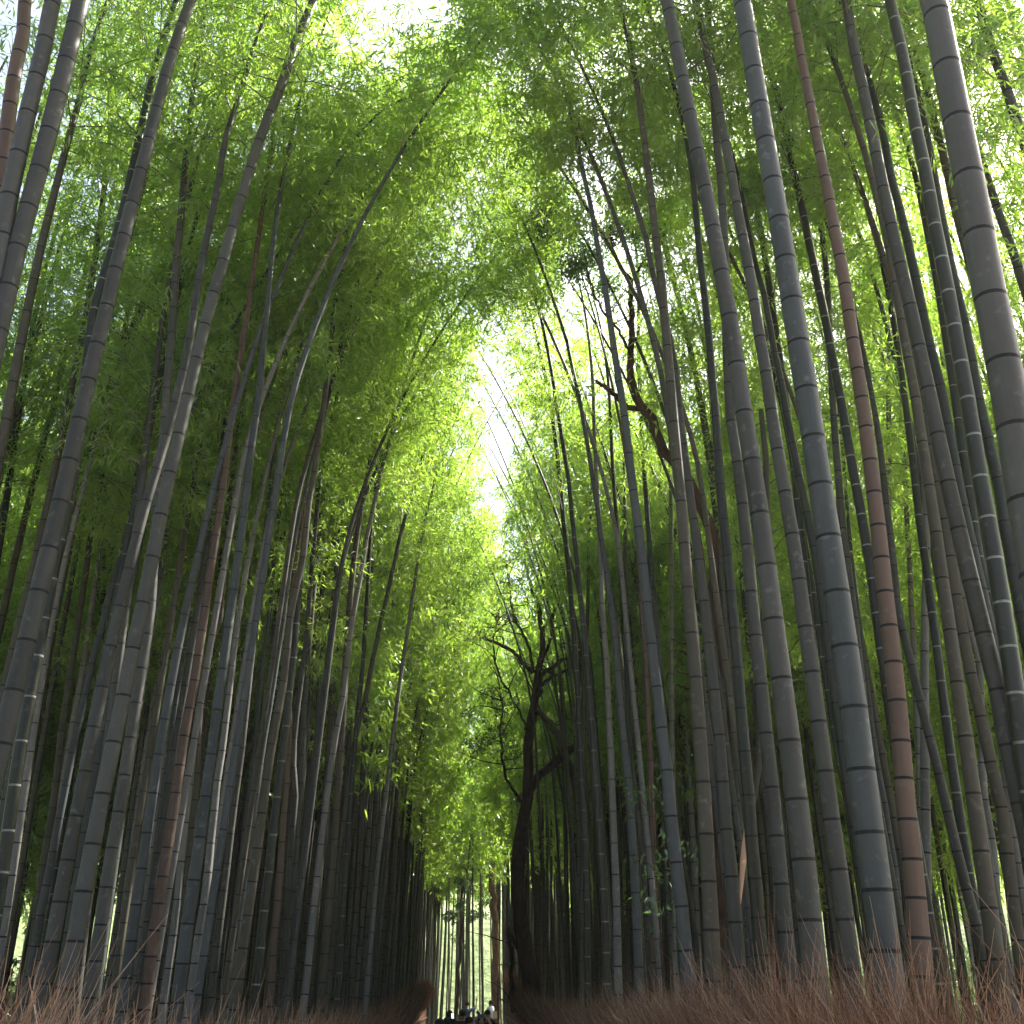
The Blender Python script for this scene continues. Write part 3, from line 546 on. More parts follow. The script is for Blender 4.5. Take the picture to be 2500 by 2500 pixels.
while len(cand) < 1650 and tries < 150000:
    tries += 1
    y = g0.uniform(8, 76); sgn = -1 if g0.random() < .5 else 1
    lim = min(12.5 if y < 32 else 9.5, 4 + y * .62)
    x = sgn * (1.9 + (lim - 1.9) * g0.random() ** 1.25)
    if y > 56 and g0.random() < .10: x = g0.uniform(-3, 3)
    if y < 60 and abs(x) < 1.85: continue
    if 14 < y < 36 and 0 < x < 2.75: continue
    t = y
    if t < 11 and abs(x) < 6: continue
    if g0.random() > min(1, max(.12, (math.hypot(x, y) - 9) / 20)): continue
    if not free(x, y, .27 if y < 40 else .36): continue
    FOOT.append((x, y)); cand.append((x, y))
for _ in range(170):                                   # outer rows beside the viewer
    sgn = -1 if g0.random() < .5 else 1; x, y = sgn * g0.uniform(8.5, 17), g0.uniform(9, 40)
    if free(x, y, .5): FOOT.append((x, y)); cand.append((x, y))
for _ in range(420):                                   # tightly packed slim ones along both edges of the path
    sgn = -1 if g0.random() < .6 else 1; x, y = sgn * g0.uniform(1.9, 6), g0.uniform(18, 52)
    if sgn > 0 and y > 34: continue
    if sgn > 0: x += 1.2
    if free(x, y, .24): FOOT.append((x, y)); cand.append((x, y))
cand += [(6.5, 8.5), (7.5, 10), (8.2, 7.5), (-7, 8), (-8, 10), (-8.5, 7), (5.6, 7.2), (9, 9)]
cand.sort(key=lambda c: math.hypot(c[0] * .8, c[1]))
nind = 247 - len(HERO)
TINTS = [('grey', 'ringd', 'grey'), ('blue', 'ringd', 'blue-grey'), ('dark', 'ringw', 'dark green white-ringed'), ('olive', 'ringd', 'olive'), ('pale', 'ringd', 'pale')]
for i, (x, y) in enumerate(cand[:nind]):
    g = np.random.default_rng(1000 + i)
    dia = g.uniform(.075, .125); H = g.uniform(12.5, 17)
    P, rad = rand_path(x, y, H, g, dia)
    q = g.choice(5, p=[.37, .22, .11, .22, .08]); mat, ring, word = TINTS[q]
    side = 'left' if x < 0 else 'right'
    zone = 'near the front' if y < 17 else ('farther along' if y < 26 else 'far along')
    thick = 'thin' if dia < .090 else 'medium' if dia < .108 else 'stout'
    sp = g.uniform(.32, .42); joint = 'short-jointed' if sp < .365 else 'long-jointed'
    deep = 'edge' if abs(x) < 3.2 else 'middle' if abs(x) < 5.4 else 'depth'
    lab = '%s %s %s bamboo %s in the %s of %s bank' % (thick, joint, word, zone, deep, side)
    add_bamboo(P, rad, lab, mat, ring, 'single bamboos standing inside the %s bank' % side, y, g, sp, zs=7.6 if y < 15 else 6.4)

# the rest of the grove: one mass
VV, FF, MI, TT, off = [], [], [], [], 0
for i, (x, y) in enumerate(cand[nind:]):
    g = np.random.default_rng(5000 + i)
    dia = g.uniform(.075, .125); H = g.uniform(12, 17)
    P, rad = rand_path(x, y, H, g, dia)
    V, F, mi, tv = culm_geo(P, rad, 5, .42, g, fine=False)
    q = g.choice(4, p=[.45, .2, .15, .2])
    VV.append(V); FF.append(F + off); MI.append(np.where(mi == 1, 4, q)); TT.append(tv); off += len(V)
    near = y < 45
    V, F, mi, tint = crown_geo(P, rad, g.uniform(.28, .42) if abs(x) > 6.6 else .44 if y < 24 else .60 if abs(x) < 5 and y > 48 else .50 if abs(x) < 5 else .38, g, 1700 if near else 1200, .26 if near else .32, .05 if near else .065, 2.4, .45, branch=near)
    VV.append(V); FF.append(F + off); MI.append(np.where(mi == 1, 6, 5)); TT.append(tint); off += len(V)
if VV:
    o = mk('bamboo_grove', np.vstack(VV), np.vstack(FF), [M['grey'], M['olive'], M['dark'], M['pale'], M['ringd'], M['leaf'], M['twig']], np.concatenate(MI), smooth=False, tint=np.concatenate(TT))
    tag(o, 'dense mass of bamboo filling the depth of the grove', 'bamboo grove', kind='stuff')

def brush_mat():
    m, n, out = new_mat('mixed dry brushwood'); p = n.nodes.new('ShaderNodeBsdfPrincipled'); link(n, p.outputs[0], out.inputs[0])
    at = n.nodes.new('ShaderNodeAttribute'); at.attribute_name = 'tint'
    r = n.nodes.new('ShaderNodeValToRGB'); e = r.color_ramp.elements
    e[0].position = 0; e[0].color = (.05, .022, .012, 1); e[1].position = 1; e[1].color = (.50, .34, .22, 1)
    q = e.new(.45); q.color = (.24, .125, .065, 1)
    link(n, at.outputs['Fac'], r.inputs[0]); link(n, r.outputs[0], p.inputs['Base Color']); p.inputs['Roughness'].default_value = .8
    return m
M['brusht'] = brush_mat()
# ------------------------------------------------------------------ ground, path
def ground_z(x, y):
    return 0.0
gx = np.linspace(-160, 160, 81); gy = np.linspace(-40, 280, 81)
X, Yg = np.meshgrid(gx, gy); Z = -.004 + .10 * np.sin(X * .31) * np.cos(Yg * .27) * np.clip((np.abs(X) - 3) / 6, 0, 1)
RR = np.hypot(X * 1.1, Yg)
V = np.stack([X, Yg, Z], -1).reshape(-1, 3)
i = np.arange(80)[:, None] * 81; j = np.arange(80)[None]
F = np.stack([i + j, i + j + 1, i + 82 + j, i + 81 + j], -1).reshape(-1, 4)
tag(mk('ground', V, F, [M['soil']]), kind='structure')
Z = -.3 + 30 * np.clip((RR - 84) / 120, 0, 1) ** 1.1 + 6 * np.clip((RR - 84) / 9, 0, 1) + 1.2 * np.sin(X * .9 + Yg * .5) * np.clip((RR - 90) / 10, 0, 1) - 2 * (RR < 84)
V = np.stack([X, Yg, Z], -1).reshape(-1, 3)
M['hill'] = noisy('green hillside', (.06, .09, .03), (.21, .27, .11), 1.6, .95, .8, .4, 10)
tag(mk('hill', V, F, [M['hill']]), kind='structure')
ys = np.linspace(-20, 90, 60)
cxp = np.where(ys > 46, -(ys - 46) ** 2 * .012, 0)
V = np.concatenate([np.stack([cxp - 1.5, ys, np.full(60, .012)], -1), np.stack([cxp + 1.5, ys, np.full(60, .012)], -1)])
F = np.array([[k, 60 + k, 61 + k, k + 1] for k in range(59)])
tag(mk('path', V, F, [M['path']]), kind='structure')

# ------------------------------------------------------------------ brushwood fences
def twigs(g, n, xs, y0, y1, top, lo, hi, r, side, seg=3, lean=.35, dense_near=True):
    """n thin bent twigs standing in the fence; returns V, F"""
    u = g.random(n)
    y = y0 * (y1 / y0) ** u if dense_near else y0 + (y1 - y0) * u
    x = xs + g.normal(0, .07, n)
    T_ = top(y)
    ln = g.uniform(lo, hi, n)
    z0 = np.clip(T_ - ln * g.uniform(.65, 1.0, n), 0, None)
    d = np.stack([-side * np.abs(g.normal(lean * .45, .28, n)), -np.abs(g.normal(lean, .35, n)) * 1.0, np.ones(n)], -1)
    d /= np.linalg.norm(d, axis=1)[:, None]
    B0 = np.stack([x, y, z0], -1)
    bend = g.normal(0, .10, (n, 3)); bend[:, 2] -= .06
    ks = np.linspace(0, 1, seg + 1)
    P = B0[:, None] + d[:, None] * (ln[:, None] * ks)[..., None] + bend[:, None] * (ks ** 2)[None, :, None]
    rr = r * g.uniform(.6, 1.3, n)[:, None] * (1 - .75 * ks)[None]
    N = np.cross(d, [0, 1.0, .2]); N /= np.linalg.norm(N, axis=1)[:, None]; Bn = np.cross(d, N)
    a = np.array([0, 2.094, 4.189])
    V = P[:, :, None] + rr[:, :, None, None] * (N[:, None, None] * np.cos(a)[None, None, :, None] + Bn[:, None, None] * np.sin(a)[None, None, :, None])
    q = np.array([[k * 3 + jj, k * 3 + (jj + 1) % 3, k * 3 + 3 + (jj + 1) % 3, k * 3 + 3 + jj] for k in range(seg) for jj in range(3)])
    m = (seg + 1) * 3
    F = (np.arange(n)[:, None, None] * m + q[None]).reshape(-1, 4)
    return V.reshape(-1, 3), F, np.repeat(np.clip(g.beta(1.3, 2.2, n), 0, 1), m)
def slab(x0, x1, ys_, tops):
    k = len(ys_)
    V = []
    for yy, tt in zip(ys_, tops): V += [(x0, yy, 0), (x1, yy, 0), (x1, yy, tt), (x0, yy, tt)]
    F = []
    for q in range(k - 1):
        b = q * 4
        F += [[b, b + 4, b + 7, b + 3], [b + 1, b + 2, b + 6, b + 5], [b + 2, b + 3, b + 7, b + 6]]
    F += [[0, 3, 2, 1], [(k - 1) * 4, (k - 1) * 4 + 1, (k - 1) * 4 + 2, (k - 1) * 4 + 3]]
    return np.array(V, float), np.array(F)
def top_right(y):
    y = np.asarray(y, float)
    return np.interp(y, [2, 3.2, 4.5, 6.5, 9, 14, 22, 30, 36, 42, 48], [1.86, 1.88, 1.93, 1.98, 1.90, 1.78, 1.70, 1.80, 2.10, 2.50, 2.70]) + .05 * np.sin(y * 3.1) + .04 * np.sin(y * 7.7)
def top_left(y):
    y = np.asarray(y, float)
    return np.interp(y, [2, 3.4, 4.1, 5.2, 7, 10, 16, 24, 32, 40, 48], [1.70, 1.76, 1.90, 1.78, 1.68, 1.63, 1.60, 1.64, 1.90, 2.20, 2.30]) + .05 * np.sin(y * 2.7 + 1) + .03 * np.sin(y * 8.1)
for side, topf, lab in ((1, top_right, 'red brown brushwood fence with long loose twigs along the right of the path'),
                        (-1, top_left, 'red brown brushwood fence with ragged tufts along the left of the path')):
    g = np.random.default_rng(300 + side)
    root = tag(empty('brushwood_fence', (side * 1.75, 1.5, 0)), lab, 'fence', 'brushwood fences')
    yy = np.linspace(1.5, 48, 120)
    V, F = slab(side * 1.75 - .09, side * 1.75 + .09, yy, topf(yy) - .28 - np.clip(yy - 30, 0, 20) * .03)
    mk('core', V, F, [M['brush']], parent=root, origin=(side * 1.75, 1.5, 0), smooth=False)
    a = twigs(g, 15000, side * 1.75, 1.5, 48, topf, .35, .8, .0026, side)
    a2 = twigs(g, 3500, side * 1.75, 1.5, 48, lambda y: topf(y) + .12, .4, .9, .0038, side, lean=.55, seg=4)
    b = twigs(g, 9000, side * 1.75, 8, 48, topf, .5, 1.0, .006, side, seg=2, dense_near=False)
    V, F = join([a[:2], a2[:2], b[:2]])
    mk('brushwood', V, F, [M['brusht']], parent=root, origin=(side * 1.75, 1.5, 0), smooth=False, tint=np.r_[a[2], a2[2], b[2]])
    V, F, _ = twigs(g, 520, side * 1.75, 1.8, 12, lambda y: topf(y) + .22, .6, 1.15, .0022, side, seg=6, lean=.75)
    mk('loose_twigs', V, F, [M['straw']], parent=root, origin=(side * 1.75, 1.5, 0), smooth=False)
    for zr in (.45, 1.15):
        V, F = tube(np.array([[side * 1.60, 1.5, zr], [side * 1.60, 20, zr], [side * 1.60, 48, zr]]), [.025, .025, .025], 8)
        mk('rail', V, F, [M['rail']], parent=root, origin=(side * 1.75, 1.5, 0))

# ------------------------------------------------------------------ trees
def limb(px_pts, t, w0, w1, g, drift=0.0, n=26, sides=10, wob=.06):
    """branch traced in the photo, at distance t drifting towards or away from the viewer"""
    k = len(px_pts) // 2; P = []; r = []
    for i in range(k):
        tt = t + drift * i / max(1, k - 1)
        p, kk = at_depth(px_pts[2 * i], px_pts[2 * i + 1], tt), tt
        P.append(list(p) + [(w0 + (w1 - w0) * i / max(1, k - 1)) * tt / FPX / 2])
    Q = spline(np.array(P), n)
    Q[:, :3] += g.normal(0, .006, (n, 3)) * t / 10
    return tube(Q[:, :3], np.clip(Q[:, 3], .004, 9), sides, int(px_pts[0]), wob)
def side_twigs(parts, g, num, length, r):
    out = []
    for V, F in parts:
        k = 10; Pm = V.reshape(-1, k, 3).mean(1) if len(V) % 10 == 0 else None
        if Pm is None: continue
        for _ in range(num):
            i = g.integers(len(Pm) // 3, len(Pm))
            d = g.normal(0, 1, 3); d[2] = abs(d[2]) * .8; d /= np.linalg.norm(d)
            L_ = length * g.uniform(.4, 1.2)
            Q = spline(np.array([Pm[i], Pm[i] + d * L_ * .5 + g.normal(0, .08, 3), Pm[i] + d * L_ + g.normal(0, .15, 3)]), 7)
            out.append(tube(Q, np.linspace(r, r * .25, 7), 5))
    return out
def leaf_cloud(centres, g, n, ll, lw, flat=.6):
    """centres: list of (x,y,z,radius); clustered sprigs of leaves"""
    C = []
    wts = np.array([c[3] ** 2 for c in centres]); wts /= wts.sum()
    for c, w in zip(centres, wts):
        m = max(2, int(n * w / 9))
        q = g.normal(0, .48, (m, 3)) * c[3] * np.array([1, 1, flat]) + np.array(c[:3])
        C.append(q)
    C = np.vstack(C); m = len(C)
    sd = g.normal(0, 1, (m, 3)); sd /= np.linalg.norm(sd, axis=1)[:, None]
    Cl = np.repeat(C, 9, 0) + g.normal(0, .06, (m * 9, 3)) + np.repeat(sd, 9, 0) * g.uniform(0, .22, (m * 9, 1))
    D = g.normal(0, 1, (m * 9, 3)) + np.repeat(sd, 9, 0); D[:, 2] -= .3; D /= np.linalg.norm(D, axis=1)[:, None]
    V, F = leaves(Cl, D, ll * g.uniform(.6, 1.2, m * 9), lw * g.uniform(.7, 1.2, m * 9), g)
    return V, F, np.repeat(np.clip(np.repeat(g.random(m), 9) + g.normal(0, .1, m * 9), 0, 1), 4)

def pxc(lst, t, dt=1.5, g=None):
    out = []
    for x, y, rpx in lst:
        tt = t + (g.uniform(-dt, dt) if g is not None else 0)
        p = at_depth(x, y, tt); out.append((p[0], p[1], p[2], rpx * tt / FPX))
    return out

g = np.random.default_rng(42); T0 = 31.0
org = at_depth(1300, 2470, T0); org[2] = 0
tree = tag(empty('twisted_tree', org), 'dark twisted tree with spreading crooked limbs beside the right fence', 'tree')
foot = at_depth(1304, 2600, T0); 
trunk = [limb([1306,2615, 1301,2440, 1290,2370, 1279,2300, 1268,2240, 1264,2150, 1268,2060, 1280,1990, 1289,1930, 1290,1843, 1295,1771, 1308,1699, 1313,1637], T0, 46, 17, g, sides=10),
         limb([1313,1640, 1322,1608, 1326,1546, 1319,1517, 1312,1463, 1297,1438, 1286,1372, 1290,1290], T0, 17, 5, g)]
limbs = [limb([1290,1950, 1304,1909, 1345,1868, 1387,1835, 1424,1796, 1460,1735, 1478,1717, 1545,1650, 1600,1600, 1650,1545, 1668,1510], T0, 22, 6, g, -2),
         limb([1300,1640, 1254,1593, 1217,1572, 1174,1559, 1127,1559, 1080,1543], T0, 11, 3.5, g, 2),
         limb([1272,1960, 1264,1945, 1236,1898, 1225,1825, 1222,1760, 1228,1700], T0, 10, 3, g, -1),
         limb([1286,1780, 1281,1767, 1254,1709, 1217,1644, 1205,1583, 1207,1536, 1218,1500], T0, 7, 3, g, 1),
         limb([1303,1640, 1299,1626, 1290,1575, 1261,1517, 1246,1459, 1239,1394, 1230,1330], T0, 9, 2.5, g, -1),
         limb([1316,1670, 1326,1644, 1373,1612, 1420,1575, 1457,1510, 1500,1450], T0, 13, 4, g, 2),
         limb([1310,1700, 1340,1655, 1375,1640, 1430,1600, 1480,1570], T0, 11, 4, g, -2),
         limb([1322,1540, 1355,1488, 1384,1438, 1400,1370, 1415,1300], T0, 9, 2.5, g, 1),
         limb([1322,1610, 1345,1560, 1352,1500, 1350,1420], T0, 9, 3, g, -1),
         limb([1275,2330, 1250,2290, 1240,2262, 1250,2324, 1248,2386, 1252,2470], T0, 9, 13, g, .5, wob=.03),
         limb([1300,1771, 1312,1735, 1344,1767, 1366,1796, 1373,1836, 1391,1865, 1402,1916, 1413,2000], T0, 14, 15, g, -3)]
tw = side_twigs(limbs, g, 14, 1.3, .022)
V, F = join(trunk); mk('trunk', V, F, [M['bark']], parent=tree, origin=org)
for L_ in limbs: mk('limb', L_[0], L_[1], [M['bark']], parent=tree, origin=org)
V, F = join(tw); off = len(V)
cl = pxc([(1200,1790,45),(1160,1820,40),(1230,1720,40),(1190,1690,30),(1250,1830,25),(1150,1740,25),(1240,1500,40),(1290,1400,45),(1350,1440,45),(1230,1420,40),(1400,1540,30),(1320,1340,45),(1260,1340,40),(1390,1380,40),(1180,1560,18),(1110,1550,18),(1440,1480,30)], T0, 1.5, g)
V2, F2, t2 = leaf_cloud(cl, g, 4200, .12, .045)
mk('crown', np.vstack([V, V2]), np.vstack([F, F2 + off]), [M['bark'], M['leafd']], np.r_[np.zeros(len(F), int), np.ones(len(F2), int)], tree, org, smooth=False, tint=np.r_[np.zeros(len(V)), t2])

# slender black tree crossing in front of the twisted one
g = np.random.default_rng(43); T1 = 27.0
org = at_depth(1450, 2481, T1); org[2] = 0
tr = tag(empty('slender_tree', org), 'thin black trunk curving up between bamboos, right of the twisted tree', 'tree')
V, F = limb([1452,2640, 1449,2481, 1443,2333, 1434,2250, 1424,2161, 1417,2047, 1409,1961, 1396,1892, 1382,1850, 1370,1810], T1, 13, 11, g, 1, wob=.04)
mk('trunk', V, F, [M['bark']], parent=tr, origin=org)
# bare brown snag
T2 = 56.0; org = at_depth(1213, 2500, T2); org[2] = 0
g = np.random.default_rng(44)
V, F = limb([1214,2560, 1212,2460, 1210,2405, 1209,2300, 1208,2237, 1203,2135, 1206,2060, 1210,2020, 1219,1974, 1224,1955], T2, 20, 12, g, wob=.05, n=34)
tr = tag(empty('bare_trunk', org), 'tall light brown bare trunk at the end of the path', 'tree')
mk('trunk', V, F, [M['barkb']], parent=tr, origin=org)
# small dark tree at the end of the path
T3 = 60.0; org = at_depth(1116, 2500, T3); org[2] = 0
g = np.random.default_rng(45)
tr = tag(empty('small_tree', org), 'small dark leafy tree standing in the far clearing behind the people', 'tree')
V, F = limb([1113,2560, 1116,2470, 1120,2380, 1124,2300, 1127,2230, 1127,2180, 1133,2120], T3, 11, 5, g)
mk('trunk', V, F, [M['bark']], parent=tr, origin=org)
cl = pxc([(1130,2150,16),(1140,2120,12),(1110,2240,14),(1150,2235,18),(1170,2225,14),(1095,2235,14),(1125,2205,14),(1150,2175,12),(1185,2200,12),(1165,2120,10),(1100,2290,8),(1135,2310,8)], T3, 1.5, g)
V, F, t_ = leaf_cloud(cl, g, 1700, .20, .075)
mk('crown', V, F, [M['leafd']], parent=tr, origin=org, smooth=False, tint=t_)

# crooked brown tree of the right bank
g = np.random.default_rng(46); T4 = 14.0
org = at_depth(1757, 2450, T4); org[2] = 0
tr = tag(empty('crooked_tree', org), 'crooked brown tree bending left behind the right bank bamboos, with a broken stub', 'tree')
a = limb([1762,2760, 1757,2400, 1752,2150, 1752,1980, 1772,1875, 1779,1790, 1772,1640, 1752,1520, 1745,1440, 1743,1347, 1733,1285, 1715,1245, 1690,1185, 1655,1140, 1627,1105, 1608,1072, 1598,1039, 1585,1013, 1568,994, 1549,961, 1541,916], T4, 36, 20, g, 1, n=60, wob=.05)
b = limb([1541,925, 1538,890, 1543,819, 1541,754, 1539,690, 1527,668, 1507,635, 1490,590], T4 + 1, 19, 6, g, .5)
V, F = join([a, b]); mk('trunk', V, F, [M['bark']], parent=tr, origin=org)
lm = [limb([1562,1000, 1526,990, 1507,968, 1481,948, 1466,938, 1455,931], T4 + 1, 15, 8, g, -.3),
      limb([1541,860, 1530,845, 1507,800, 1475,764, 1450,715, 1442,690, 1433,665, 1433,640], T4 + 1, 8, 3, g, .6),
      limb([1539,700, 1560,655, 1585,620, 1610,560], T4 + 1.5, 8, 3, g, .6),
      limb([1741,1480, 1700,1560, 1665,1570, 1640,1560], T4 + .4, 7, 3, g, 1),
      limb([1750,1560, 1700,1600, 1660,1590], T4 + .4, 7, 3, g, 1),
      limb([1760,1640, 1710,1650, 1655,1640], T4 + .6, 8, 3, g, 1),
      limb([1765,1690, 1700,1685, 1650,1672], T4 + .6, 8, 3, g, 1),
      limb([1768,1720, 1850,1670, 1900,1630, 1950,1560], T4 + .6, 6, 2, g, 1)]
for L_ in lm: mk('limb', L_[0], L_[1], [M['bark']], parent=tr, origin=org)
tw = side_twigs(lm[1:3] + [b], g, 8, .9, .010)
cl = pxc([(1330,540,35),(1390,560,30),(1350,490,28),(1540,480,40),(1500,560,30),(1560,560,35),(1620,540,35),(1440,620,35),(1480,700,30),(1590,640,30),(1400,650,30),(1340,620,25)], T4 + 2, 1.0, g)
V, F = join(tw); off = len(V)
V2, F2, t2 = leaf_cloud(cl, g, 9000, .075, .034)
mk('crown', np.vstack([V, V2]), np.vstack([F, F2 + off]), [M['bark'], M['leafd']], np.r_[np.zeros(len(F), int), np.ones(len(F2), int)], tr, org, smooth=False, tint=np.r_[np.zeros(len(V)), t2])

# broad leaved sapling between the bamboos
g = np.random.default_rng(47); T5 = 9.6
org = at_depth(1622, 2480, T5); org[2] = 0
tr = tag(empty('sapling', org), 'thin sapling with sparse broad leaves between the bamboos of the right bank', 'sapling')
V, F = limb([1628,2800, 1622,2480, 1612,2250, 1600,2080, 1590,1950, 1600,1850], T5, 6, 3, g)
st = [limb([1605,2130, 1570,2100, 1545,2110], T5, 3, 1.5, g, .2), limb([1595,1990, 1570,1960, 1560,1930], T5, 3, 1.5, g, .2), limb([1600,2080, 1650,2040, 1680,2060], T5, 3, 1.5, g, .3), limb([1592,1960, 1630,1900, 1650,1870], T5, 3, 1.5, g, -.2)]
V, F = join([(V, F)] + st); mk('trunk', V, F, [M['bark']], parent=tr, origin=org)
cl = pxc([(1570,1935,16),(1605,1955,14),(1560,1965,12),(1600,2060,16),(1620,2155,20),(1585,2150,14),(1650,2040,16),(1680,2070,14),(1620,1900,16),(1650,1880,16),(1600,2200,14),(1635,2240,14)], T5, .25, g)
V, F, t_ = leaf_cloud(cl, g, 170, .075, .026, .35)
mk('crown', V, F, [M['leafd']], parent=tr, origin=org, smooth=False, tint=t_)

# dark leaf mass added behind the banks to close bright gaps
g = np.random.default_rng(50)
cc = [(sx * g.uniform(12.5, 19), y, g.uniform(.3, 2.8), g.uniform(.9, 1.5)) for sx in (-1, 1) for y in np.linspace(8, 70, 110) for _ in range(2)]
V, F, t_ = leaf_cloud(cc, g, 70000, .30, .10)
tag(mk('added_leaf_screen', V, F, [M['leafd']], smooth=False, tint=t_), 'dark leaf mass added to close bright gaps behind both banks of the grove', 'added_leaf_screen', kind='stuff')

# broken bamboo hanging with a split pointed end
g = np.random.default_rng(48)
Y6 = at_depth(1807, 2218, 9.75)[1]
pts = [(1807,2218,.5),(1809,2180,7),(1813,2120,14),(1820,2060,17),(1832,1985,18),(1850,1880,18),(1856,1800,18),(1862,1600,18),(1868,1400,18),(1872,1250,17),(1870,1124,15),(1864,1062,14),(1858,1000,13)]
P = []
for x, y, w in pts:
    p, k = on_plane(x, y, Y6 + .0); P.append(list(p) + [w * k / FPX / 2])
Q = spline(np.array(P), 90); org = Q[0, :3].copy()
V, F = tube(Q[:, :3], np.clip(Q[:, 3], .002, 1), 10)
lowf = np.arange(len(F)) // 10
root = tag(empty('broken_bamboo', org), 'broken salmon coloured bamboo hanging point down among standing culms on the right', 'broken bamboo')
mk('culm', V, F, [M['salmon'], M['olive']], (lowf > 13).astype(int), root, org)

# pale bent stick beside the people
V, F = limb([1240,2520, 1235,2500, 1230,2480, 1225,2466, 1223,2457], 20, 2.6, 1.6, np.random.default_rng(9), sides=6)
V -= 0; o = mk('bent_stick', V, F, [M['straw']]); tag(o, 'pale bent stick poking up at the foot of the right fence', 'stick')
# ------------------------------------------------------------------ people on the path
def flat(name, rgb, rough=.7, emis=None):
    m, n, out = new_mat(name); p = n.nodes.new('ShaderNodeBsdfPrincipled'); link(n, p.outputs[0], out.inputs[0])
    t = n.nodes.new('ShaderNodeTexNoise'); t.inputs['Scale'].default_value = 25
    mx = n.nodes.new('ShaderNodeMix'); mx.data_type = 'RGBA'; mx.inputs[6].default_value = (*[c * .85 for c in rgb], 1); mx.inputs[7].default_value = (*[min(1, c * 1.12) for c in rgb], 1)
    link(n, t.outputs[0], mx.inputs[0]); link(n, mx.outputs[2], p.inputs['Base Color']); p.inputs['Roughness'].default_value = rough
    if emis: p.inputs['Emission Color'].default_value = (*rgb, 1); p.inputs['Emission Strength'].default_value = emis
    return m
SKIN = flat('skin', (.48, .30, .22), .55); HAIR = flat('black hair', (.012, .010, .010), .85); EYE = flat('eye', (.01, .01, .01), .2)
SHOE = flat('dark shoe', (.03, .03, .03)); SCREEN = flat('lit screen', (.9, .9, 1), .3, .35); CASE = flat('phone case', (.02, .02, .025), .3)
MOUTH = flat('lips', (.30, .12, .10), .5)
def skinned(name, verts, edges, mats, parent, levels=1):
    bm = bmesh.new(); lay = bm.verts.layers.skin.verify(); vs = []
    for i, (p, r) in enumerate(verts):
        v = bm.verts.new(p); rr = (r, r) if not isinstance(r, tuple) else r
        v[lay].radius = rr; v[lay].use_root = (i == 0); vs.append(v)
    for a, b in edges: bm.edges.new((vs[a], vs[b]))
    me = bpy.data.meshes.new(name); bm.to_mesh(me); bm.free()
    o = bpy.data.objects.new(name, me); COL.objects.link(o)
    o.modifiers.new('s', 'SKIN'); m = o.modifiers.new('u', 'SUBSURF'); m.levels = levels; m.render_levels = levels
    dg = bpy.context.evaluated_depsgraph_get(); dg.update()
    me2 = bpy.data.meshes.new_from_object(o.evaluated_get(dg)); bpy.data.objects.remove(o)
    for f in me2.polygons: f.use_smooth = True
    me2.materials.clear()
    for mm in mats: me2.materials.append(mm)
    o = bpy.data.objects.new(name, me2); COL.objects.link(o); o.parent = parent
    return o
def ball(name, c, r, mat, parent, cut=None, seg=16):
    bm = bmesh.new(); bmesh.ops.create_uvsphere(bm, u_segments=seg, v_segments=seg * 2 // 3, radius=1)
    if cut: bmesh.ops.delete(bm, geom=[v for v in bm.verts if cut(v.co)], context='VERTS')
    for v in bm.verts: v.co = Vector((v.co.x * r[0] + c[0], v.co.y * r[1] + c[1], v.co.z * r[2] + c[2]))
    me = bpy.data.meshes.new(name); bm.to_mesh(me); bm.free(); me.materials.append(mat)
    for f in me.polygons: f.use_smooth = True
    o = bpy.data.objects.new(name, me); COL.objects.link(o); o.parent = parent
    return o
